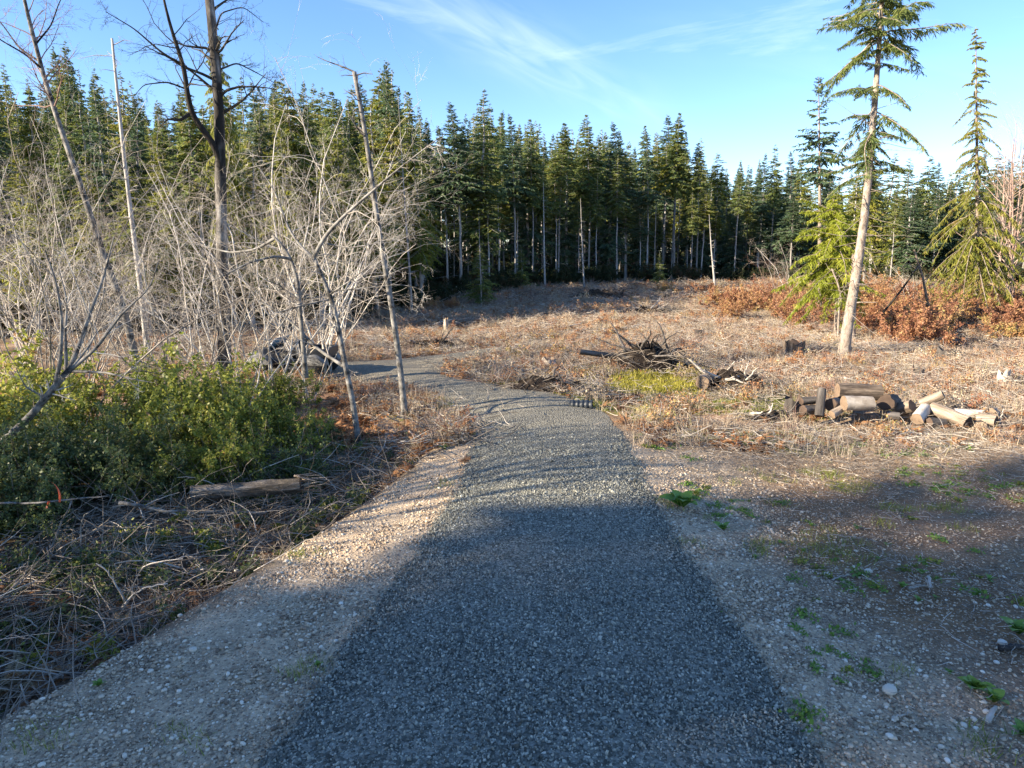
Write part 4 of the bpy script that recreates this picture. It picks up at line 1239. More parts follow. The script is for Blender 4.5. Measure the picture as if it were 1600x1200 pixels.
BU = [bush_meshes(400, 1.5, 1.7, 34, 9000, 0.085, 'bush'), bush_meshes(401, 1.7, 1.35, 34, 9000, 0.075, 'bush'),
      bush_meshes(402, 1.6, 1.5, 34, 10000, 0.065, 'bush_dark'), bush_meshes(403, 1.3, 1.0, 26, 7000, 0.065, 'bush_dark')]
BL = ["tall glossy yellow-green evergreen bush below the bare thicket", "broad glossy green evergreen bush below the bare thicket", "dense dark green bush of tiny leaves at the ditch", "low dark green bush spilling into the brushy ditch"]
BG = ["tall yellow-green bushes", "broad green bushes", "dense dark bushes", "low dark bushes"]
rng = np.random.default_rng(41)
for px, Y, k, sc in [(300, 14.2, 0, 1.12), (378, 14.9, 0, 0.9), (440, 15.4, 1, 0.7), (205, 15.6, 1, 0.7), (85, 14.0, 1, 1.05), (20, 14.6, 0, 1.15), (-40, 13.5, 0, 1.0), (345, 13.2, 1, 0.85), (262, 12.9, 1, 0.7), (420, 13.6, 3, 0.8), (190, 12.6, 2, 0.9), (120, 12.3, 2, 0.95), (35, 12.0, 2, 0.95), (-30, 11.4, 2, 0.95), (10, 10.8, 3, 0.65), (235, 12.2, 3, 0.5), (60, 17, 1, 1.0), (240, 17, 0, 0.9), (340, 18, 1, 0.9), (430, 19, 1, 0.8), (490, 16.2, 3, 0.55), (-60, 10.2, 2, 0.8), (470, 14.0, 3, 0.45)]:
    X = (px - 800) / FPX * Y
    mk = near_mark(X, Y, [("the forked two-tone alder", -8.6, 21), ("the catkin-hung alder", -10.5, 20), ("the crooked birch", -3.6, 14.8), ("the bent white limb", -4.8, 16.5), ("the fan-limbed leaning tree", -8.2, 12.6), ("the ribbon-tied pole", -6.8, 9.8), ("the splintered fallen log", -4.8, 12.2), ("the lichen-spotted branch", -5.4, 10.6)])
    place('evergreen_bush', BU[k], ["tall glossy yellow-green evergreen bush", "broad glossy green evergreen bush", "dense dark green small-leaved bush", "low dark green bush"][k] + " near " + mk, 'bush', AT(X, Y), BG[k], rng.uniform(0, 6.28), (sc, sc, sc * rng.uniform(0.85, 1.1)))

# autumn shrubs on the far side of the clearing
RU = [bush_meshes(410, 1.5, 1.4, 26, 6500, 0.10, 'rust', 'twig_red'), bush_meshes(411, 1.7, 1.1, 26, 6500, 0.10, 'rust', 'twig_red'), bush_meshes(412, 1.2, 1.6, 24, 4600, 0.085, 'rust', 'twig_red')]
RL = ["rounded rust-orange shrub among the autumn shrubs around the leaning conifer", "low spreading rust-brown shrub among the autumn shrubs around the leaning conifer", "taller upright rusty shrub among the autumn shrubs around the leaning conifer"]
rng = np.random.default_rng(43)
cnt = 0
placed = []
while cnt < 70:
    px = rng.uniform(1120, 1620)
    lo = np.interp(px, [1120, 1200, 1300, 1360, 1420, 1500, 1620], [500, 506, 512, 520, 545, 535, 530])
    hi = np.interp(px, [1120, 1300, 1620], [478, 470, 470])
    g = G(px, rng.uniform(hi, lo))
    if not spaced(g.x, g.y, 1.3):
        if rng.uniform() < 0.97: continue
    k = int(rng.integers(0, 3))
    mk = near_mark(g.x, g.y, [("the leaning conifer's foot", 15, 32), ("the drooping cedar", 30, 46), ("the bare reddish shrub", 18.5, 50), ("the slim fir's pole", 21, 48), ("the stout pale trunk", 17.5, 36.5), ("the leaning dark dead stem", 22, 40), ("the mossy-topped dead stem", 23.5, 40), ("the burnt-looking stump", 20, 31), ("the jagged stump", 13, 34), ("the slim reddish alder", 35, 50)])
    place('autumn_shrub', RU[k], ["rounded rust-orange shrub", "low spreading rust-brown shrub", "taller upright rusty shrub"][k] + " growing near " + mk, 'shrub', g, ["rounded rusty shrubs", "low rusty shrubs", "tall rusty shrubs"][k], rng.uniform(0, 6.28), rng.uniform(0.8, 1.3))
    cnt += 1
for px, py, sc, lab in [(706, 484, 0.7, "bright orange little shrub at the foot of the forest"), (670, 488, 0.75, "yellowish small shrub beside the slim bare pole"), (1038, 458, 0.7, "dark reddish shrub before the dense stand's trunks"), (1105, 460, 0.8, "reddish-brown shrub near the broken pale bole")]:
    place('autumn_shrub', RU[int(px) % 3], lab, 'shrub', G(px, py), None, 0.4, sc)

# dark undergrowth at the forest's foot
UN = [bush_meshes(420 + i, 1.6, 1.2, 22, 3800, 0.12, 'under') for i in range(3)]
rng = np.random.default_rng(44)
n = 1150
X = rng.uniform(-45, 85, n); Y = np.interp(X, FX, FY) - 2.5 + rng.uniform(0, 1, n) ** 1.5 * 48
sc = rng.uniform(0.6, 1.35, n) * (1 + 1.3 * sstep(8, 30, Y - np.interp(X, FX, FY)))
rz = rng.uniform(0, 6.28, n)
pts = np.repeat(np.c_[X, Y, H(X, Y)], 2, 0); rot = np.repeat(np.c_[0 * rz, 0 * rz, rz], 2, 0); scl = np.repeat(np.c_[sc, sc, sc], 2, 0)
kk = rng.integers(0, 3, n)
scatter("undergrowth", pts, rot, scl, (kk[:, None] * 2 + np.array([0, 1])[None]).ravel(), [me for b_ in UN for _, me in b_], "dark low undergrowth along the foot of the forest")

# ------------------------------------------------------------------ grass, weeds, litter
def tuft_mesh(seed, nbl, h, w, mat, spread=0.5, rad=0.12):
    rng = np.random.default_rng(seed)
    az = rng.uniform(0, 6.28, nbl); ln = np.abs(rng.normal(0, spread, nbl)).clip(0, 1.4)
    D = np.c_[np.cos(az) * np.sin(ln), np.sin(az) * np.sin(ln), np.cos(ln)]
    base = np.c_[rad * rng.normal(size=(nbl, 2)), np.full(nbl, -0.01)]
    L = h * rng.uniform(0.5, 1.2, nbl)
    P, R = walk(base, D, L, np.full(nbl, w), 4, 0.12, -0.10, rng, 0.85)
    sd = norm(np.cross(D, np.array([0, 0, 1.0]) + 0.1 * rng.normal(size=D.shape)))
    V = np.stack([P + sd[:, None] * R[..., None], P - sd[:, None] * R[..., None]], 2).reshape(-1, 3)
    idx = np.arange(nbl * 8).reshape(nbl, 4, 2)
    q = np.stack([idx[:, :-1, 0], idx[:, :-1, 1], idx[:, 1:, 1], idx[:, 1:, 0]], -1).reshape(-1, 4)
    mb = MB(); mb.add(V, q, None, np.repeat(np.clip(rng.normal(0.5, 0.2, nbl), 0, 1), 8))
    return mb.mesh("tuft", M[mat])

def frond_mesh(seed, n_fr, L, mat, droop=0.5):
    """dead fern: arching fronds with side leaflets"""
    rng = np.random.default_rng(seed)
    mb = MB()
    az = rng.uniform(0, 6.28, n_fr)
    ln = rng.uniform(0.5, 1.3, n_fr)
    D = np.c_[np.cos(az) * np.sin(ln), np.sin(az) * np.sin(ln), np.cos(ln)]
    P, R = walk(np.c_[0.04 * rng.normal(size=(n_fr, 2)), np.zeros(n_fr)], D, L * rng.uniform(.6, 1.1, n_fr), np.full(n_fr, 0.005), 8, 0.06, -0.16 * droop, rng)
    tubes(mb, P, R, 3, rng=rng)
    T = norm(np.diff(P, axis=1)); f = np.linspace(0.15, 1, 22)
    for sgn in (-1, 1):
        t = f * 6.999; i = t.astype(int)
        base = P[:, i] + (P[:, i + 1] - P[:, i]) * (t - i)[None, :, None]
        tan = T[:, i]
        sd = norm(np.cross(tan, np.array([0, 0, 1.0])))
        d = norm(tan * 0.6 + sd * sgn + np.array([0, 0, -0.25]) + 0.15 * rng.normal(size=tan.shape))
        l = (0.30 * L * (1.05 - f))[None] * rng.uniform(.7, 1.2, (n_fr, 22))
        nrm = norm(np.cross(d, tan)); s2 = norm(np.cross(nrm, d))
        kites(mb, base.reshape(-1, 3), d.reshape(-1, 3), s2.reshape(-1, 3), l.ravel(), l.ravel() * 0.17, np.clip(rng.normal(0.5, 0.2, l.size), 0, 1), 0.2, 0.2)
    return mb.mesh("fronds", M[mat])

def twigpile_mesh(seed, n_s, L, r, mat, flat=0.15, rad=0.4):
    rng = np.random.default_rng(seed)
    az = rng.uniform(0, 6.28, n_s)
    D = np.c_[np.cos(az), np.sin(az), flat * rng.normal(size=n_s)]
    P, R = walk(np.c_[rad * rng.normal(size=(n_s, 2)), rng.uniform(0.01, 0.16, n_s)], D, L * rng.uniform(.3, 1.2, n_s), r * rng.uniform(.5, 1.4, n_s), 5, 0.16, 0.0, rng, 0.6)
    P[..., 2] = np.maximum(P[..., 2], 0.004)
    mb = MB(); tubes(mb, P, R, 4, rng=rng)
    return mb.mesh("twigs", M[mat])

straw = [tuft_mesh(500 + i, 46, 0.30, 0.0055, 'straw', 0.75, 0.16) for i in range(3)]
brak = [frond_mesh(510 + i, 7, 0.62, 'bracken', 1.1) for i in range(3)]
chips = [twigpile_mesh(520 + i, 20, 0.40, 0.0065, 'bleached', 0.12, 0.4) for i in range(2)] + [twigpile_mesh(523, 20, 0.5, 0.008, 'brush', 0.2, 0.4)]
grn = [tuft_mesh(530 + i, 40, 0.10, 0.004, 'green_grass', 0.8, 0.10) for i in range(2)]

rng = np.random.default_rng(51)
def clearing(n):
    """points over the clearing, denser near"""
    Y = 15 + (rng.uniform(0, 1, n) ** 1.6) * 66
    X = rng.uniform(-0.55, 0.95, n) * (Y + 3)
    ff = np.interp(X, FX, FY)
    ok = (Y < ff + 2) & ~in_poly(X, Y, road_poly) & (seg_dist(X, Y, rp) > 0.15)
    ok &= ~((X < -4.5) & (Y < 21)) & ~((X < edge_left(Y) - 1.0) & (Y < 18))
    ok &= ~((Y < 18.2) & (X > 1) & (rng.uniform(0, 1, n) < 0.88))
    ok &= ~((((X - 4.4) / 2.2) ** 2 + ((Y - 22.4) / 2.0) ** 2 < 1) & (rng.uniform(0, 1, n) < 0.9))
    ok &= ~((Y > 17.8) & (Y < 20.4) & (X > 0.8) & (X < 8.5) & (rng.uniform(0, 1, n) < 0.65))
    return X[ok], Y[ok]
def put(name, n, protos, smin, smax, label, xy=None, flat=False):
    X, Y = xy if xy is not None else clearing(n)
    m = len(X)
    s = rng.uniform(smin, smax, m)
    s = s * (1 + 0.45 * sstep(30, 70, Y))
    zsc = s * (0.55 if flat else 1.0)
    scatter(name, np.c_[X, Y, H(X, Y)], np.c_[rng.uniform(-.12, .12, (m, 2)), rng.uniform(0, 6.28, m)], np.c_[s, s, zsc], rng.integers(0, len(protos), m), protos, label)
put("dry_grass", 12500, straw, 0.7, 1.5, "withered straw-coloured grass tufts covering the clearing")
put("dead_bracken", 8500, brak, 0.45, 1.05, "brown collapsed bracken strewn through the clearing")
put("logging_debris", 8500, chips, 0.6, 1.6, "bleached sticks and wood chips left over the clearing by logging")
put("dead_weeds", 3600, [bush_meshes(570 + i, 0.45, 0.5, 12, 330, 0.06, mt, 'twig_red')[q][1] for i, mt in enumerate(('bracken', 'rust', 'straw')) for q in (0, 1)], 0.5, 1.25, "brown withered weeds dotted over the clearing")
# green grass strip and weeds
def green_d(X, Y):
    z_ = ground_zones(X, Y)
    return np.clip(z_[3] * 1.0, 0, 1) * ~in_poly(X, Y, road_poly)
gX, gY = scatter_xy(26000, 0.5, 15, 9, 23.5, green_d, rng)
vX, vY = scatter_xy(2600, -3.4, 0, 14.5, 22, lambda X, Y: (~in_poly(X, Y, road_poly)) * 0.5 * sstep(.45, .65, vnoise(X, Y, 1.2, 61)), rng)
wX, wY = scatter_xy(5200, -4.5, 8, 5, 17, lambda X, Y: (~in_poly(X, Y, road_poly)) * (X > edge_left(Y)) * sstep(.78, .92, vnoise(X, Y, .5, 62)) * 0.8, rng)
put("green_grass", 0, grn, 0.6, 1.5, "short green grass sprouting in patches beside the driveway", (np.r_[gX, vX, wX], np.r_[gY, vY, wY]))
kX, kY = scatter_xy(1500, 2.4, 10.5, 5.5, 17, lambda X, Y: (~in_poly(X, Y, road_poly)) * sstep(.45, .75, vnoise(X, Y, 1.1, 66)) * 0.55, rng)
put("low_weeds", 0, [bush_meshes(580 + i, 0.13, 0.09, 8, 70, 0.045, mt, 'brush')[1][1] for i, mt in enumerate(('rosette', 'bush', 'rosette'))], 0.5, 1.3, "scattered low green weeds on the bare dirt", (kX, kY))
# ground litter in the bare dirt: small sticks and dark chips
lX, lY = scatter_xy(4200, 2.6, 11, 5, 17.5, lambda X, Y: (~in_poly(X, Y, road_poly)) * sstep(0.4, 1.6, seg_dist(X, Y, rp)) * (0.25 + 0.75 * sstep(11, 16, Y)), rng)
put("twig_litter", 0, [twigpile_mesh(540 + i, 8, 0.22, 0.004, m_, 0.1, 0.25) for i, m_ in enumerate(('brush', 'bleached', 'brush'))], 0.5, 1.3, "little twigs littering the bare dirt", (lX, lY))
# brush in the ditch
dX, dY = scatter_xy(850, -9.5, -1.2, 5.0, 15.5, lambda X, Y: (X < edge_left(Y) - 0.25) * (X > edge_left(Y) - 4.2), rng)
put("ditch_brush", 0, [twigpile_mesh(550 + i, 14, 0.85, 0.007, 'brush', 0.45, 0.35) for i in range(3)] + [twigpile_mesh(555, 9, 0.9, 0.008, 'bleached', 0.5, 0.4)], 0.5, 1.25, "tangled dead twigs filling the ditch", (dX, dY))
eX, eY = scatter_xy(1900, -9.5, -1.5, 5.0, 16, lambda X, Y: (X < edge_left(Y) - 0.5) * (X > edge_left(Y) - 4.0) * 0.45, rng)
put("ditch_weeds", 0, [bush_meshes(560, 0.35, 0.35, 10, 260, 0.06, 'bush_dark')[1][1], tuft_mesh(561, 30, 0.35, 0.004, 'straw', 0.6, 0.1), frond_mesh(562, 5, 0.5, 'bracken', 1.0), bush_meshes(563, 0.3, 0.25, 8, 200, 0.055, 'bush')[1][1]], 0.5, 1.2, "scrappy green and withered weeds among the ditch brush", (eX, eY))
# verge with collapsed bracken by the birch
fX, fY = scatter_xy(650, -5.5, -0.6, 13.5, 22, lambda X, Y: (X < edge_left(Y) - 0.1) * ~in_poly(X, Y, road_poly) * 0.75, rng)
put("verge_bracken", 0, brak + [straw[0]], 0.45, 0.95, "brown bracken and straw on the verge around the birch", (fX, fY))

# dead fern clumps one can pick out
for i, (px, py, L, mt, lab) in enumerate([(185, 985, 0.42, 'fern_pale', "pale upright dead fern at the lip of the ditch"), (45, 1062, 0.62, 'bracken', "orange-brown dead fern clump spilling over the pebble bank"), (120, 1012, 0.30, 'bracken', "little rust-brown dead fern beside the pebble bank"),
                                         (20, 1078, 0.55, 'fern_pale', "pale dead fern fronds beneath the orange-brown fern"), (190, 880, 0.45, 'fern_pale', "tan dead fern standing in the ditch brush"), (130, 865, 0.4, 'fern_pale', "withered tan fern under the ribboned stick"),
                                         (225, 862, 0.42, 'fern_pale', "spiky tan fern in the middle of the ditch brush"), (605, 715, 0.75, 'bracken', "collapsed tan bracken at the foot of the birch"), (650, 708, 0.6, 'bracken', "collapsed bracken between birch and gravel"), (728, 722, 0.30, 'bracken', "tiny reddish dead fern on the gravel shoulder")]):
    g = G(px, py)
    r = thing('dead_fern', lab, 'fern', g, None, i * 1.1)
    link('fronds', frond_mesh(600 + i, 9 if L > .35 else 6, L, mt, 0.8), r)

# rosette plants with broad leaves
def leaf_mesh(name, mat):
    K = 6
    s = np.linspace(0, 1, K)
    w = 0.30 * np.sin(np.pi * np.clip(s * 0.92 + 0.06, 0, 1)) ** 0.8
    V = []
    for k in range(K):
        zc = 0.32 * math.sin(s[k] * 2.4)
        V += [(s[k], -w[k], zc + 0.05), (s[k], 0, zc), (s[k], w[k], zc + 0.05)]
    q = []
    for k in range(K - 1):
        a = 3 * k
        q += [(a, a + 1, a + 4, a + 3), (a + 1, a + 2, a + 5, a + 4)]
    mb = MB(); mb.add(V, q, None, np.repeat(0.35 + 0.4 * s, 3))
    return mb.mesh(name, M[mat], None, True)
LEAF = leaf_mesh("leaf", 'rosette')
def rosette(px, py, rpx, nl, label, group=None):
    g = G(px, py)
    R = rpx * g.y / FPX
    r = thing('rosette_plant', label, 'plant', g + Vector((0, 0, -0.005)), group)
    for k in range(nl):
        o = link('leaf', LEAF, r)
        f = k / nl
        az = k * 2.4 + RNG.uniform(-.3, .3)
        sc = R * (0.5 + 0.5 * f) * RNG.uniform(.8, 1.15)
        o.rotation_euler = (RNG.uniform(-.3, .3), -0.9 * (1 - f) - RNG.uniform(0, .25), az)
        o.scale = (sc, sc * RNG.uniform(.8, 1.2), sc)
rosette(1066, 792, 38, 20, "largest broad-leaved green plant, growing at the gravel's edge")
rosette(1130, 828, 19, 11, "second broad-leaved plant just past the largest one")
rosette(1522, 1076, 30, 15, "leafy green plant beside the cluster of pale cobbles")
rosette(1552, 1096, 30, 13, "leafy green plant touching its twin by the pale cobbles")
rosette(1590, 990, 34, 15, "broad-leaved plant above the dark fallen plank")
rosette(1598, 1150, 30, 13, "broad-leaved plant below the pale cobble cluster")
for px, py, w in [(1410, 918, 15), (1436, 940, 14), (1462, 936, 11), (1484, 1052, 13), (1546, 908, 15), (1338, 826, 12), (1268, 822, 9), (1385, 852, 10), (1440, 897, 16), (1255, 862, 10), (1220, 850, 9), (1372, 874, 8), (1180, 872, 9), (1097, 942, 8), (1125, 957, 7)]:
    rosette(px, py, w, 8, "small green weed rosette on the bare dirt", "small weed rosettes")
rosette(497, 1040, 12, 9, "dark green weed at the gravel's edge across from the dirt")
rosette(695, 702, 13, 10, "bright green fern-like plant on the gravel shoulder near the birch")
rosette(155, 1072, 16, 10, "flat green weed on the pebble bank")

# ------------------------------------------------------------------ logs and stumps
def disc(mb, c, axis_, r, sides, rng, bulge=0.0):
    ax = Vector(axis_).normalized()
    u = ax.orthogonal().normalized(); w = ax.cross(u)
    return u, w

def log(label, a, b_, r, bark='log_bark', cut='cut', group=None, taper=0.92, seed=0, name='cut_log', rough=0.075, flare=0.0):
    """log from end a to end b: bark, two sawn ends as parts"""
    rng = np.random.default_rng(seed + 900)
    a = Vector(a); b_ = Vector(b_)
    mid = (a + b_) / 2
    ax = (b_ - a); Lh = ax.length / 2; ax.normalize()
    root = thing(name, label, 'log', mid, group)
    root.rotation_mode = 'QUATERNION'
    root.rotation_quaternion = ax.to_track_quat('Z', 'Y')
    S, K = 16, 7
    th = np.arange(S) * 2 * math.pi / S
    prof = 1 + rough * rng.normal(size=S) + 0.06 * np.cos(2 * th + rng.uniform(0, 6))
    zz = np.linspace(-Lh, Lh, K)
    V = []
    for k in range(K):
        f = k / (K - 1)
        rk = r * (1 + (taper - 1) * f) * (1 + flare * (1 - f) ** 3) * prof * (1 + 0.4 * rough * rng.normal(size=S))
        bx = 0.03 * r * math.sin(3 * f + seed)
        V.append(np.c_[rk * np.cos(th) + bx, rk * np.sin(th), np.full(S, zz[k])])
    V = np.array(V)
    idx = np.arange(K * S).reshape(K, S); nx = np.roll(idx, -1, 1)
    q = np.stack([idx[:-1], nx[:-1], nx[1:], idx[1:]], -1).reshape(-1, 4)
    mb = MB(); mb.add(V.reshape(-1, 3), q)
    link('bark', mb.mesh('bark', M[bark], None, True), root)
    for e, k in ((-1, 0), (1, K - 1)):
        rim = V[k] * np.array([[0.985, 0.985, 1]])
        inn = rim * np.array([[0.5, 0.5, 1]]) + np.array([[0, 0, e * 0.004]])
        c = np.array([[0, 0, zz[k] + e * 0.006]])
        vv = np.concatenate([rim, inn, c])
        i0 = np.arange(S); i1 = np.roll(i0, -1)
        qq = np.stack([i0, i1, i1 + S, i0 + S], -1); tt = np.stack([i0 + S, i1 + S, np.full(S, 2 * S)], -1)
        if e < 0: qq = qq[:, ::-1]; tt = tt[:, ::-1]
        m2 = MB(); m2.add(vv, qq, tt)
        link('cut_end', m2.mesh('cut_end', M[cut]), root)
    return root

def lp(px, py, Y):
    return PX(px, py, Y)
YP = 17.6
u = YP / FPX            # metres per pixel at the pile
log("big weathered log on top of the pile, longest of its upper rounds", lp(1308, 612, YP + .35), lp(1376, 614, YP + .30), 12.5 * u, 'log_bark', 'cut', seed=1)
log("pale smooth log section facing the driveway in the middle of the pile", lp(1319, 630, YP - .35), lp(1363, 630, YP - .30), 11.5 * u, 'bleached', 'cut', seed=2)
log("dark grey log standing tilted against the pile", lp(1280, 650, YP - .3), lp(1284, 607, YP - .05), 7 * u, 'log_dark', 'cut_dark', seed=3)
log("short dark round lying next to the tilted log", lp(1252, 627, YP + .1), lp(1276, 625, YP + .15), 6.5 * u, 'log_dark', 'cut_dark', seed=4)
log("second dark round under the short dark one", lp(1254, 641, YP - .05), lp(1277, 640, YP + .2), 8 * u, 'log_dark', 'cut_dark', seed=5)
log("brown round with its sawn face toward the tilted log", lp(1298, 632, YP - .1), lp(1312, 628, YP + .5), 9.5 * u, 'log_bark', 'cut_dark', seed=6)
log("thick dark log end showing beneath the topmost log", lp(1384, 629, YP - .1), lp(1396, 627, YP + .8), 13 * u, 'log_dark', 'cut_dark', seed=7)  # shadow on this log is painted in with dark bark and ends
log("tapering broken log leaning in front of the pile's middle", lp(1300, 648, YP - .4), lp(1322, 634, YP - .1), 6 * u, 'log_bark', 'cut', seed=8, taper=0.7)
log("brown log with sawn end coloured dark for shade beside the pile's gap", lp(1404, 640, YP + .2), lp(1425, 634, YP - .1), 10 * u, 'log_bark', 'cut_dark', seed=9)  # sawn ends coloured dark to stand for shade
log("slim pale log raised behind the pile, pointing away from the driveway", lp(1438, 630, YP + .6), lp(1474, 616, YP + .3), 7.5 * u, 'log_bark', 'cut', seed=10)
log("grey split log lying end-on between the pile's two halves", lp(1432, 655, YP - .5), lp(1446, 638, YP + .1), 9 * u, 'bleached', 'cut', seed=11)
log("long pale log sloping to the ground at the pile's end", lp(1456, 638, YP + .1), lp(1512, 661, YP - .8), 10.5 * u, 'log_bark', 'cut_dark', seed=12)
log("charred-looking dark log under the long sloping one", lp(1450, 662, YP - .6), lp(1474, 663, YP - .5), 9.5 * u, 'log_dark', 'cut_dark', seed=13)
log("pale log with dark sawn end behind the long sloping one", lp(1490, 645, YP + .3), lp(1537, 647, YP + .1), 8 * u, 'bleached', 'cut_dark', seed=14)
log("brown-faced round at the far end of the pile", lp(1549, 648, YP - .0), lp(1556, 646, YP + .6), 9 * u, 'log_bark', 'cut', seed=15)
log("small ringed round on the ground at the pile's end", lp(1533, 668, YP - 1.0), lp(1530, 664, YP - .4), 9 * u, 'log_bark', 'cut', seed=16)
log("thick brown log with black hollow-looking end at the pile's end", lp(1528, 655, YP - .3), lp(1556, 660, YP - .6), 11.5 * u, 'log_bark', 'cut_dark', seed=17)
log("small grey block in front of the pile's middle", lp(1385, 648, YP - .2), lp(1405, 650, YP - .3), 6 * u, 'log_dark', 'cut_dark', seed=18)

def stump(label, px, py, r, h, bark='log_dark', cut='cut', seed=0, broken=0.0):
    rng = np.random.default_rng(seed + 1200)
    g = G(px, py)
    root = thing('tree_stump', label, 'stump', g)
    S, K = 18, 6
    th = np.arange(S) * 2 * math.pi / S
    lob = 1 + 0.10 * np.cos(5 * th + rng.uniform(0, 6)) + 0.05 * rng.normal(size=S)
    V = []
    topz = h * (1 + broken * (vnoise(3 * np.cos(th) + seed, 3 * np.sin(th), 0.8, seed) - 0.5) * 1.8)
    for k in range(K):
        f = k / (K - 1)
        fl = 1 + 0.65 * (1 - f) ** 3 * (0.7 + 0.6 * (np.cos(5 * th) > 0))
        rk = r * lob * fl * (1 + 0.03 * rng.normal(size=S))
        V.append(np.c_[rk * np.cos(th), rk * np.sin(th), -0.08 + (topz + 0.08) * f])
    V = np.array(V)
    idx = np.arange(K * S).reshape(K, S); nx = np.roll(idx, -1, 1)
    mb = MB(); mb.add(V.reshape(-1, 3), np.stack([idx[:-1], nx[:-1], nx[1:], idx[1:]], -1).reshape(-1, 4))
    link('bark', mb.mesh('bark', M[bark], None, True), root)
    rim = V[-1] * np.array([[0.98, 0.98, 1]])
    inn = rim * np.array([[0.45, 0.45, 1]]); inn[:, 2] = h * (1 - 0.6 * broken)
    vv = np.concatenate([rim, inn, [[0, 0, h * (1 - 0.7 * broken)]]])
    i0 = np.arange(S); i1 = np.roll(i0, -1)
    m2 = MB(); m2.add(vv, np.stack([i0, i1, i1 + S, i0 + S], -1), np.stack([i0 + S, i1 + S, np.full(S, 2 * S)], -1))
    link('cut_top', m2.mesh('cut_top', M[cut]), root)
    return root
stump("dark upright stump at the log pile's start", 1237, 650, 0.20, 0.46, 'log_dark', 'cut_dark', 1, 0.5)
stump("low sawn stump under the pale log section", 1352, 657, 0.30, 0.22, 'log_bark', 'cut', 2)
stump("big jagged grey stump with hollow top near the leaning conifer", 1240, 558, 0.42, 0.62, 'log_bark', 'cut_dark', 3, 0.32)
stump("small sawn grey stump behind the root mound, taller of a pair", 1064, 544, 0.15, 0.42, 'log_dark', 'cut', 4)
stump("short sawn brown stump beside the taller grey one", 1083, 545, 0.20, 0.30, 'log_bark', 'cut', 5)
stump("lone small stump behind the pair of sawn stumps", 1090, 527, 0.18, 0.38, 'log_dark', 'cut', 6)
stump("small dark pointed stump behind the log pile", 1433, 592, 0.18, 0.36, 'log_dark', 'cut_dark', 7, 0.7)
stump("pale broken stump at the clearing's edge beyond the log pile", 1566, 600, 0.17, 0.42, 'bleached', 'cut', 8, 0.5)
stump("dark stump beside the pale broken stump", 1580, 602, 0.22, 0.30, 'log_dark', 'cut_dark', 9, 0.5)
stump("thin pale cut stub standing in the far dry grass", 697, 519, 0.12, 0.75, 'bleached', 'cut', 10, 0.3)
stump("dark mossy stump in the bank near the gravel fork", 752, 577, 0.30, 0.28, 'log_dark', 'cut_dark', 11, 0.5)
stump("grey weathered stump in the grass between fork and root mound", 857, 572, 0.26, 0.30, 'bleached', 'cut', 12, 0.4)
stump("burnt-looking stump among the rust-coloured shrubs", 1480, 560, 0.40, 0.40, 'log_dark', 'cut_dark', 13, 0.6)

# uprooted root mound
def mound_mesh(name, mat, w, d, h, seed, n=26):
    rng = np.random.default_rng(seed)
    th = np.linspace(0, 2 * math.pi, n, endpoint=False)
    V = [[0, 0, h]]
    rings = 7
    for k in range(1, rings + 1):
        f = k / rings
        rr = f * (1 + 0.14 * rng.normal(size=n))
        zz = h * (1 - f ** 1.7) * (1 + 0.25 * rng.normal(size=n)) - 0.06 * f
        V += list(np.c_[w * rr * np.cos(th), d * rr * np.sin(th), zz])
    t = [(0, 1 + i, 1 + (i + 1) % n) for i in range(n)]
    q = []
    for k in range(rings - 1):
        for i in range(n):
            a = 1 + k * n + i; b2 = 1 + k * n + (i + 1) % n
            q.append((a, a + n, b2 + n, b2))
    mb = MB(); mb.add(V, q, t)
    return mb.mesh(name, M[mat], None, False)
def root_mound(label, px, py, w, d, h, nroots, seed, rl=1.2, mat='soil_dark', rmat='log_dark', name='root_mound', twigs=60):
    rng = np.random.default_rng(seed)
    g = G(px, py)
    r = thing(name, label, 'debris pile', g)
    link('soil', mound_mesh('soil', mat, w, d, h, seed), r)
    for k in range(nroots):
        az = rng.uniform(0, 6.28)
        D = np.array([[math.cos(az), 0.5 * math.sin(az), rng.uniform(0.1, 0.9)]])
        P, R = walk(np.array([[rng.uniform(-.6, .6) * w, rng.uniform(-.5, .5) * d, h * rng.uniform(0.3, 0.8)]]), D, np.array([rl * rng.uniform(.5, 1.1)]), np.array([rng.uniform(0.03, 0.075)]), 7, 0.22, -0.03, rng, 0.75)
        m = MB(); tubes(m, P, R, 6, cap=True, rough=0.05, rng=rng)
        link('root', m.mesh('root', M[rmat], None, True), r)
    m = MB()
    az = rng.uniform(0, 6.28, twigs)
    P, R = walk(np.c_[w * rng.uniform(-1, 1, twigs), d * rng.uniform(-1, 1, twigs), h * rng.uniform(0.1, 0.9, twigs)], np.c_[np.cos(az), np.sin(az), rng.normal(0.1, 0.4, twigs)], rl * rng.uniform(.4, 1.1, twigs), rng.uniform(0.006, 0.016, twigs), 5, 0.15, -0.03, rng)
    tubes(m, P, R, 4, rng=rng)
    link('twigs', m.mesh('twigs', M['brush']), r)
    return r
root_mound("dark uprooted root mound with jutting roots in the clearing", 1010, 577, 1.6, 0.9, 0.85, 22, 71, 1.6, twigs=170)
g = G(975, 576)
log("long dark log jutting sideways from the uprooted root mound", PX(906, 549, g.y), PX(985, 560, g.y + .3), 0.10, 'log_dark', 'cut_dark', seed=30, name='jutting_log')
root_mound("low heap of dark slash with pale sticks beyond the mossy patch", 1148, 607, 1.25, 0.8, 0.50, 9, 72, 1.1, rmat='bleached', name='slash_heap', twigs=110)
root_mound("dark brushy bank of dead sticks beside the gravel fork", 850, 610, 1.7, 0.7, 0.34, 4, 73, 0.8, rmat='log_dark', name='slash_heap', twigs=150)
root_mound("scattered slash heap far out in the clearing", 1010, 492, 2.6, 1.2, 0.45, 8, 74, 1.6, rmat='bleached', name='slash_heap', twigs=120)
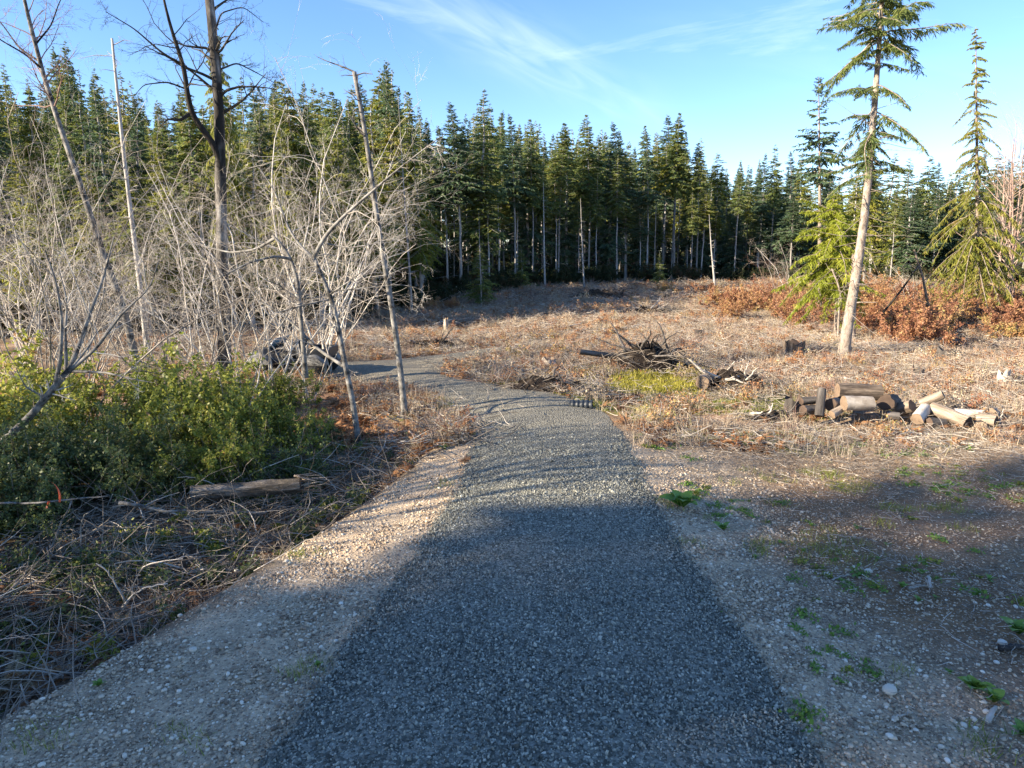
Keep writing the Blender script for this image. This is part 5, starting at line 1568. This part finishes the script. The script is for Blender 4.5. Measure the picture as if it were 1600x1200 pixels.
root_mound("small dark slash heap at the near end of the log pile", 1195, 655, 0.7, 0.4, 0.20, 3, 75, 0.7, rmat='bleached', name='slash_heap', twigs=70)
root_mound("shaded slash heap in the far grass by the forest", 940, 468, 3.0, 1.0, 0.5, 6, 76, 1.8, rmat='log_dark', name='slash_heap', twigs=110)
root_mound("low tangle of slash on the far bank of the gravel fork", 675, 545, 2.2, 0.6, 0.35, 5, 77, 1.2, rmat='log_dark', name='slash_heap', twigs=120)
log("stub of weathered log at the slash heap beyond the moss", PX(1097, 598, 21.5), PX(1110, 592, 22.2), 0.22, 'log_bark', 'cut', seed=31)

# moss carpet in the clearing
rng = np.random.default_rng(81)
mX, mY = [], []
for px, py in zip(rng.uniform(905, 1100, 1500), rng.uniform(576, 616, 1500)):
    if vnoise(px / 30.0, py / 12.0, 1.0, 82) + (0.25 if abs(px - 1030) < 60 else 0) > 0.5:
        gx_, gy_ = GP(px, py, 0.05)
        mX.append(gx_); mY.append(gy_)
mX = np.array(mX); mY = np.array(mY)
put("moss", 0, [tuft_mesh(830 + i, 90, 0.13, 0.012, 'moss', 1.1, 0.17) for i in range(2)], 0.9, 1.7, "bright yellow-green moss carpet in front of the root mound", (mX, mY))

# ------------------------------------------------------------------ sticks one can pick out
def stick(label, pts, r, mat='bleached', name='fallen_stick', group=None, cat='stick', seed=0, forks=0):
    p = spline(pts, 12)
    root = thing(name, label, cat, Vector(p.mean(0)), group)
    rng = np.random.default_rng(seed + 40)
    p = p + 0.006 * rng.normal(size=p.shape)
    m = MB(); R = np.linspace(r, r * 0.6, 12); tubes(m, p, R, 6, cap=True, rough=0.06, rng=rng)
    if forks:
        b0, d, l, rr = sprout(p[None], R[None], forks, 0.3, 1.0, 0.7, 0.35, np.array([np.linalg.norm(p[-1] - p[0])]), rng, 0.6)
        P, Rr = walk(b0, d, l, rr, 5, 0.12, 0, rng); tubes(m, P, Rr, 4, rng=rng)
    part('wood', m, mat, root, True)
    return root
Y = 9.6
stick("long pale ribbon-tied pole lying level across the bushes", px_path([(-40, 783), (20, 787), (75, 785), (125, 778), (170, 776)], Y), 0.018, 'alder_bark', seed=1)
stick("forked pale stick propped against the ribbon-tied pole", px_path([(55, 915), (75, 870), (92, 825), (112, 783)], Y, 0.1), 0.018, 'alder_bark', seed=2, forks=2)
stick("thin curved pale stick beside the propped forked one", px_path([(127, 858), (125, 825), (133, 803), (150, 792)], Y + .2), 0.011, 'alder_bark', seed=3)
stick("lichen-spotted branch lying in the ditch brush", px_path([(185, 786), (220, 790), (255, 800), (290, 798)], 10.3), 0.03, 'alder_bark', seed=4)
stick("two-pronged grey stick sticking up from the ditch brush", px_path([(195, 940), (180, 910), (165, 888), (152, 880)], 8.6), 0.014, 'bleached', seed=5, forks=3)
stick("branching grey antler-like twig in the ditch brush", px_path([(190, 950), (205, 930), (225, 918), (262, 912)], 8.5), 0.013, 'bleached', seed=6, forks=5)
stick("bent grey stick at the ditch's far corner", px_path([(25, 960), (45, 970), (60, 980)], 7.9), 0.012, 'bleached', seed=7)
for i, (a, b_, r, lab) in enumerate([((1248, 540 + 140), (1228, 684), .02, "short pale stick on the litter before the log pile"), ((1560, 1019), (1610, 1017), .035, "dark weathered plank-like stick at the dirt's edge"),
                                     ((1540, 1132), (1555, 1112), .030, "stubby grey stick among the pale cobbles"), ((1450, 905), (1453, 921), .022, "stubby pale stick by the small weed rosettes"), ((1420, 922), (1445, 918), .014, "thin grey stick lying by the stubby pale one"),
                                     ((1395, 1124), (1423, 1119), .010, "thin forked twig on the pebbles below the largest cobble"), ((1300, 908), (1323, 901), .013, "pale bark sliver on the shaded dirt"), ((1452, 722), (1472, 733), .03, "dark wood chunk on the sunlit dirt"),
                                     ((1130, 588), (1148, 566), .025, "pale upright stick in the slash beyond the moss"), ((1152, 600), (1160, 572), .03, "forked bleached stick standing in the slash heap"), ((1085, 562), (1130, 568), .03, "dark straight stick lying behind the moss"),
                                     ((1415, 652), (1432, 630), .02, "thin pale stick propped across the log pile"), ((1480, 668), (1487, 690 - 35), .015, "thin pale stick in front of the sloping log"), ((1560, 690 - 22), (1568, 640), .015, "pale stick standing at the pile's end"),
                                     ((1470, 600), (1545, 615), .035, "long bleached pole lying behind the log pile"), ((1500, 592), (1560, 606), .03, "second bleached pole behind the log pile"), ((1040, 688), (1072, 694), .018, "pale stick in the shaded strip by the gravel"),
                                     ((1090, 690), (1115, 680), .02, "grey stick in the shaded strip by the gravel"), ((1270, 535), (1300, 552), .03, "bleached stick between jagged stump and leaning trunk"), ((1000, 600), (1035, 606), .03, "bleached log sliver at the moss's edge"),
                                     ((1016, 612), (1045, 604), .02, "crooked white stick beneath the moss patch"), ((960, 516), (1010, 508), .04, "long grey pole far out in the dry grass"), ((1045, 510), (1085, 505), .04, "bleached pole in the far slash heap"), ((1145, 520), (1185, 512), .04, "bleached pole in the far grass short of the rusty shrubs")]):
    ga, gb = G(*a), G(*b_)
    if b_[1] < a[1] - 14 and a[1] < 700:
        gb = PX(b_[0], b_[1], ga.y)
    up = Vector((0, 0, r + 0.01))
    stick(lab, [ga + up, (ga + gb) / 2 + up * 1.3, gb + up], r, 'log_dark' if lab.startswith('dark') else 'bleached', seed=20 + i, forks=2 if 'fork' in lab else 0)

rng = np.random.default_rng(93)
PM = [("the root mound", 4.2, 25), ("the paired sawn stumps", 8.3, 30.5), ("the jagged stump", 12.5, 29), ("the leaning conifer", 14.5, 30), ("the log pile", 9.5, 18.5), ("the far slash heap", 9, 47), ("the rust-coloured shrubs", 16, 37), ("the gravel fork", -3, 30), ("the mossy patch", 4.6, 22.5), ("the pale broken stump", 15.5, 22), ("the bright orange little shrub", -4.5, 52), ("the burnt-looking stump", 19, 29)]
for i in range(46):
    while True:
        Y = rng.uniform(19, 50); X = rng.uniform(-0.25, 0.72) * Y
        if not in_poly(np.array([X]), np.array([Y]), road_poly)[0] and seg_dist(X, Y, rp) > 0.8: break
    L = rng.uniform(0.5, 1.7); az = rng.uniform(-.6, .6) + (math.pi if rng.uniform() < .5 else 0)
    r = rng.uniform(0.018, 0.05)
    a = AT(X, Y, r); b_ = AT(X + L * math.cos(az), Y + L * math.sin(az), r + (rng.uniform(0.1, 0.4) if rng.uniform() < .3 else 0))
    dk = rng.uniform() < 0.25
    stick("%s %s stick lying in the dry grass near %s" % ("dark" if dk else "bleached", "thick" if r > 0.034 else "thin", near_mark(X, Y, PM)), [a, (a + b_) / 2 + Vector((0, 0, .03)), b_], r, 'log_dark' if dk else 'bleached', group="logging sticks in the clearing", seed=200 + i, forks=0)

# orange flagging ribbons on the pole
def ribbon(label, pts, w):
    p = spline(pts, 12)
    root = thing('flagging_ribbon', label, 'ribbon', Vector(p[0]))
    tw = np.linspace(0, 2.6, 12)
    off = np.c_[np.cos(tw), 0.5 * np.sin(tw), 0.3 * np.sin(tw)] * w
    V = np.stack([p + off, p - off], 1)
    th_ = np.array([0, 0.0012, 0])
    V = np.concatenate([V.reshape(-1, 3), V.reshape(-1, 3) + th_])
    n = 24
    q = []
    for k in range(11):
        a = 2 * k
        q += [(a, a + 1, a + 3, a + 2), (n + a, n + a + 2, n + a + 3, n + a + 1), (a, a + 2, n + a + 2, n + a), (a + 1, n + a + 1, n + a + 3, a + 3)]
    m = MB(); m.add(V, q)
    part('tape', m, 'ribbon', root, True)
    return root
ribbon("longer orange flagging ribbon curling up from the pale pole", px_path([(93, 785), (94, 775), (91, 764), (85, 756), (76, 751)], 9.55), 0.016)
ribbon("short orange flagging ribbon hanging off the pale pole", px_path([(76, 783), (75, 788), (73, 794)], 9.5), 0.02)

# fallen splintered log at the ditch
g0 = PX(300, 770, 11.9); g1 = PX(470, 757, 12.1)
fl = log("fallen mossy log with splintered end lying along the ditch", g0, g1, 0.12, 'log_mossy', 'cut_dark', seed=40, name='fallen_log', rough=0.16)
rng = np.random.default_rng(91)
axv = np.array((g1 - g0).normalized())
for k in range(14):
    b0 = np.array(g1) + 0.09 * rng.normal(size=3) - axv * 0.1
    P, R = walk(b0[None], (axv + 0.22 * rng.normal(size=3))[None], np.array([rng.uniform(0.25, 0.6)]), np.array([0.022]), 4, 0.05, -0.03, rng, 0.85)
    m = MB(); tubes(m, P, R, 4, cap=True, rng=rng)
    me = m.mesh('splinter', M['log_bark'])
    o = link('splinter', me, fl)
    o.matrix_parent_inverse = Matrix.LocRotScale(fl.location, fl.rotation_quaternion, None).inverted()

# culvert pipe end
g = G(908, 637)
cv = thing('culvert_pipe', "black corrugated culvert pipe end poking out beside the gravel", 'pipe', g + Vector((0, 0, 0.08)), None, math.radians(-12))
zz = np.linspace(-0.3, 0.3, 25)
rad = 0.125 + 0.014 * np.sign(np.sin(zz * 52))
m = MB(); tubes(m, np.c_[zz, 0 * zz, 0 * zz], rad, 18); link('pipe', m.mesh('pipe', M['culvert'], None, True), cv)
m = MB(); tubes(m, np.c_[zz[::-1], 0 * zz, 0 * zz], np.full(25, 0.105), 18); link('lining', m.mesh('lining', M['culvert'], None, True), cv)

# ------------------------------------------------------------------ small utility vehicle behind the branches
def box(mb, c, s, bev=0.03):
    """bevelled box"""
    import bmesh
    bm = bmesh.new()
    bmesh.ops.create_cube(bm, size=1)
    for v in bm.verts:
        v.co = Vector((v.co.x * s[0], v.co.y * s[1], v.co.z * s[2]))
    bmesh.ops.bevel(bm, geom=list(bm.edges), offset=min(bev, min(s) * 0.4), segments=2, affect='EDGES', profile=0.6)
    bmesh.ops.triangulate(bm, faces=bm.faces)
    bm.verts.ensure_lookup_table()
    mb.add([list(v.co + Vector(c)) for v in bm.verts], None, [[v.index for v in f.verts] for f in bm.faces])
    bm.free()
    return mb
def prism(mb, prof, y0, y1):
    n = len(prof)
    V = [(a, y0, b_) for a, b_ in prof] + [(a, y1, b_) for a, b_ in prof]
    q = [(i, (i + 1) % n, n + (i + 1) % n, n + i) for i in range(n)]
    t = [(0, i + 1, i) for i in range(1, n - 1)] + [(n, n + i, n + i + 1) for i in range(1, n - 1)]
    mb.add(V, q, t)
    return mb
g = G(462, 583)
uv = thing('utility_vehicle', "small dark utility vehicle with tinted windscreen parked behind the bare branches", 'vehicle', g, None, math.radians(-8))
def vpart(nm, mb, mat, parent=None, loc=None, smooth=False):
    o = link(nm, mb.mesh(nm, M[mat], None, smooth), parent or uv)
    if loc: o.location = loc
    return o
body = vpart('body', prism(MB(), [(-1.32, 0.38), (-1.34, 0.62), (-1.20, 0.80), (-0.62, 0.90), (-0.55, 0.60), (0.25, 0.56), (0.32, 0.42), (0.30, 0.30), (-0.6, 0.28)], -0.55, 0.55), 'paint_dark')
vpart('cargo_bed', box(box(box(box(MB(), (0.82, 0, 0.62), (0.98, 1.2, 0.06)), (0.82, -0.6, 0.78), (0.98, 0.05, 0.30)), (0.82, 0.6, 0.78), (0.98, 0.05, 0.30)), (1.31, 0, 0.78), (0.05, 1.2, 0.30)), 'paint_dark')
vpart('seat', box(box(MB(), (-0.05, 0, 0.68), (0.5, 1.0, 0.16)), (0.22, 0, 0.92), (0.14, 1.0, 0.42)), 'rubber')
wsf = MB()
for yy in (-0.52, 0.52):
    tubes(wsf, np.array([(-0.70, yy, 0.85), (-0.42, yy, 1.22)]), np.array([0.025, 0.025]), 8, cap=True)
tubes(wsf, np.array([(-0.42, -0.52, 1.22), (-0.42, 0.52, 1.22)]), np.array([0.025, 0.025]), 8, cap=True)
fr = vpart('windscreen_frame', wsf, 'steel', None, None, True)
vpart('windscreen', MB().add([(-0.68, -0.49, 0.88), (-0.68, 0.49, 0.88), (-0.44, 0.49, 1.20), (-0.44, -0.49, 1.20), (-0.665, -0.49, 0.87), (-0.665, 0.49, 0.87), (-0.425, 0.49, 1.19), (-0.425, -0.49, 1.19)],
                             [(0, 1, 2, 3), (7, 6, 5, 4), (0, 4, 5, 1), (2, 6, 7, 3), (1, 5, 6, 2), (0, 3, 7, 4)]), 'glass', fr)
sw = MB(); th = np.linspace(0, 2 * math.pi, 17)
tubes(sw, np.c_[-0.36 + 0.06 * np.cos(th), -0.25 + 0.16 * np.sin(th), 0.92 + 0.13 * np.cos(th)], np.full(17, 0.014), 6)
vpart('steering_wheel', sw, 'rubber')
for yy in (-0.42, 0.42):
    lm = MB(); tubes(lm, np.array([(-1.37, yy, 0.66), (-1.30, yy, 0.66)]), np.array([0.075, 0.085]), 14, cap=True); vpart('headlight', lm, 'lamp')
vpart('bumper', box(MB(), (-1.42, 0, 0.45), (0.08, 1.0, 0.12)), 'rubber')
for xx in (-0.92, 0.95):
    for yy in (-0.62, 0.62):
        w_ = MB(); prof = [(-0.11, 0.20), (-0.13, 0.29), (-0.09, 0.325), (0.09, 0.325), (0.13, 0.29), (0.11, 0.20)]
        tubes(w_, np.array([(0, a, 0) for a, _ in prof]), np.array([r_ for _, r_ in prof]), 24)
        wh = link('wheel', None, uv); wh.location = (xx, yy, 0.325); wh.empty_display_size = 0.1
        link('tyre', w_.mesh('tyre', M['rubber'], None, True), wh)
        rm = MB(); tubes(rm, np.array([(0, -0.09, 0), (0, 0.09, 0)]), np.array([0.205, 0.205]), 20, cap=True)
        link('rim', rm.mesh('rim', M['steel']), wh)
        fd = MB(); a_ = np.linspace(0.15, math.pi - 0.15, 11)
        ring = np.array([(0.43 * math.cos(t), 0.42 * math.sin(t)) for t in a_] + [(0.375 * math.cos(t), 0.37 * math.sin(t)) for t in a_[::-1]])
        prism(fd, [(xx + p_, 0.325 + q_) for p_, q_ in ring], yy - 0.15, yy + 0.15)
        vpart('fender', fd, 'paint_pale')
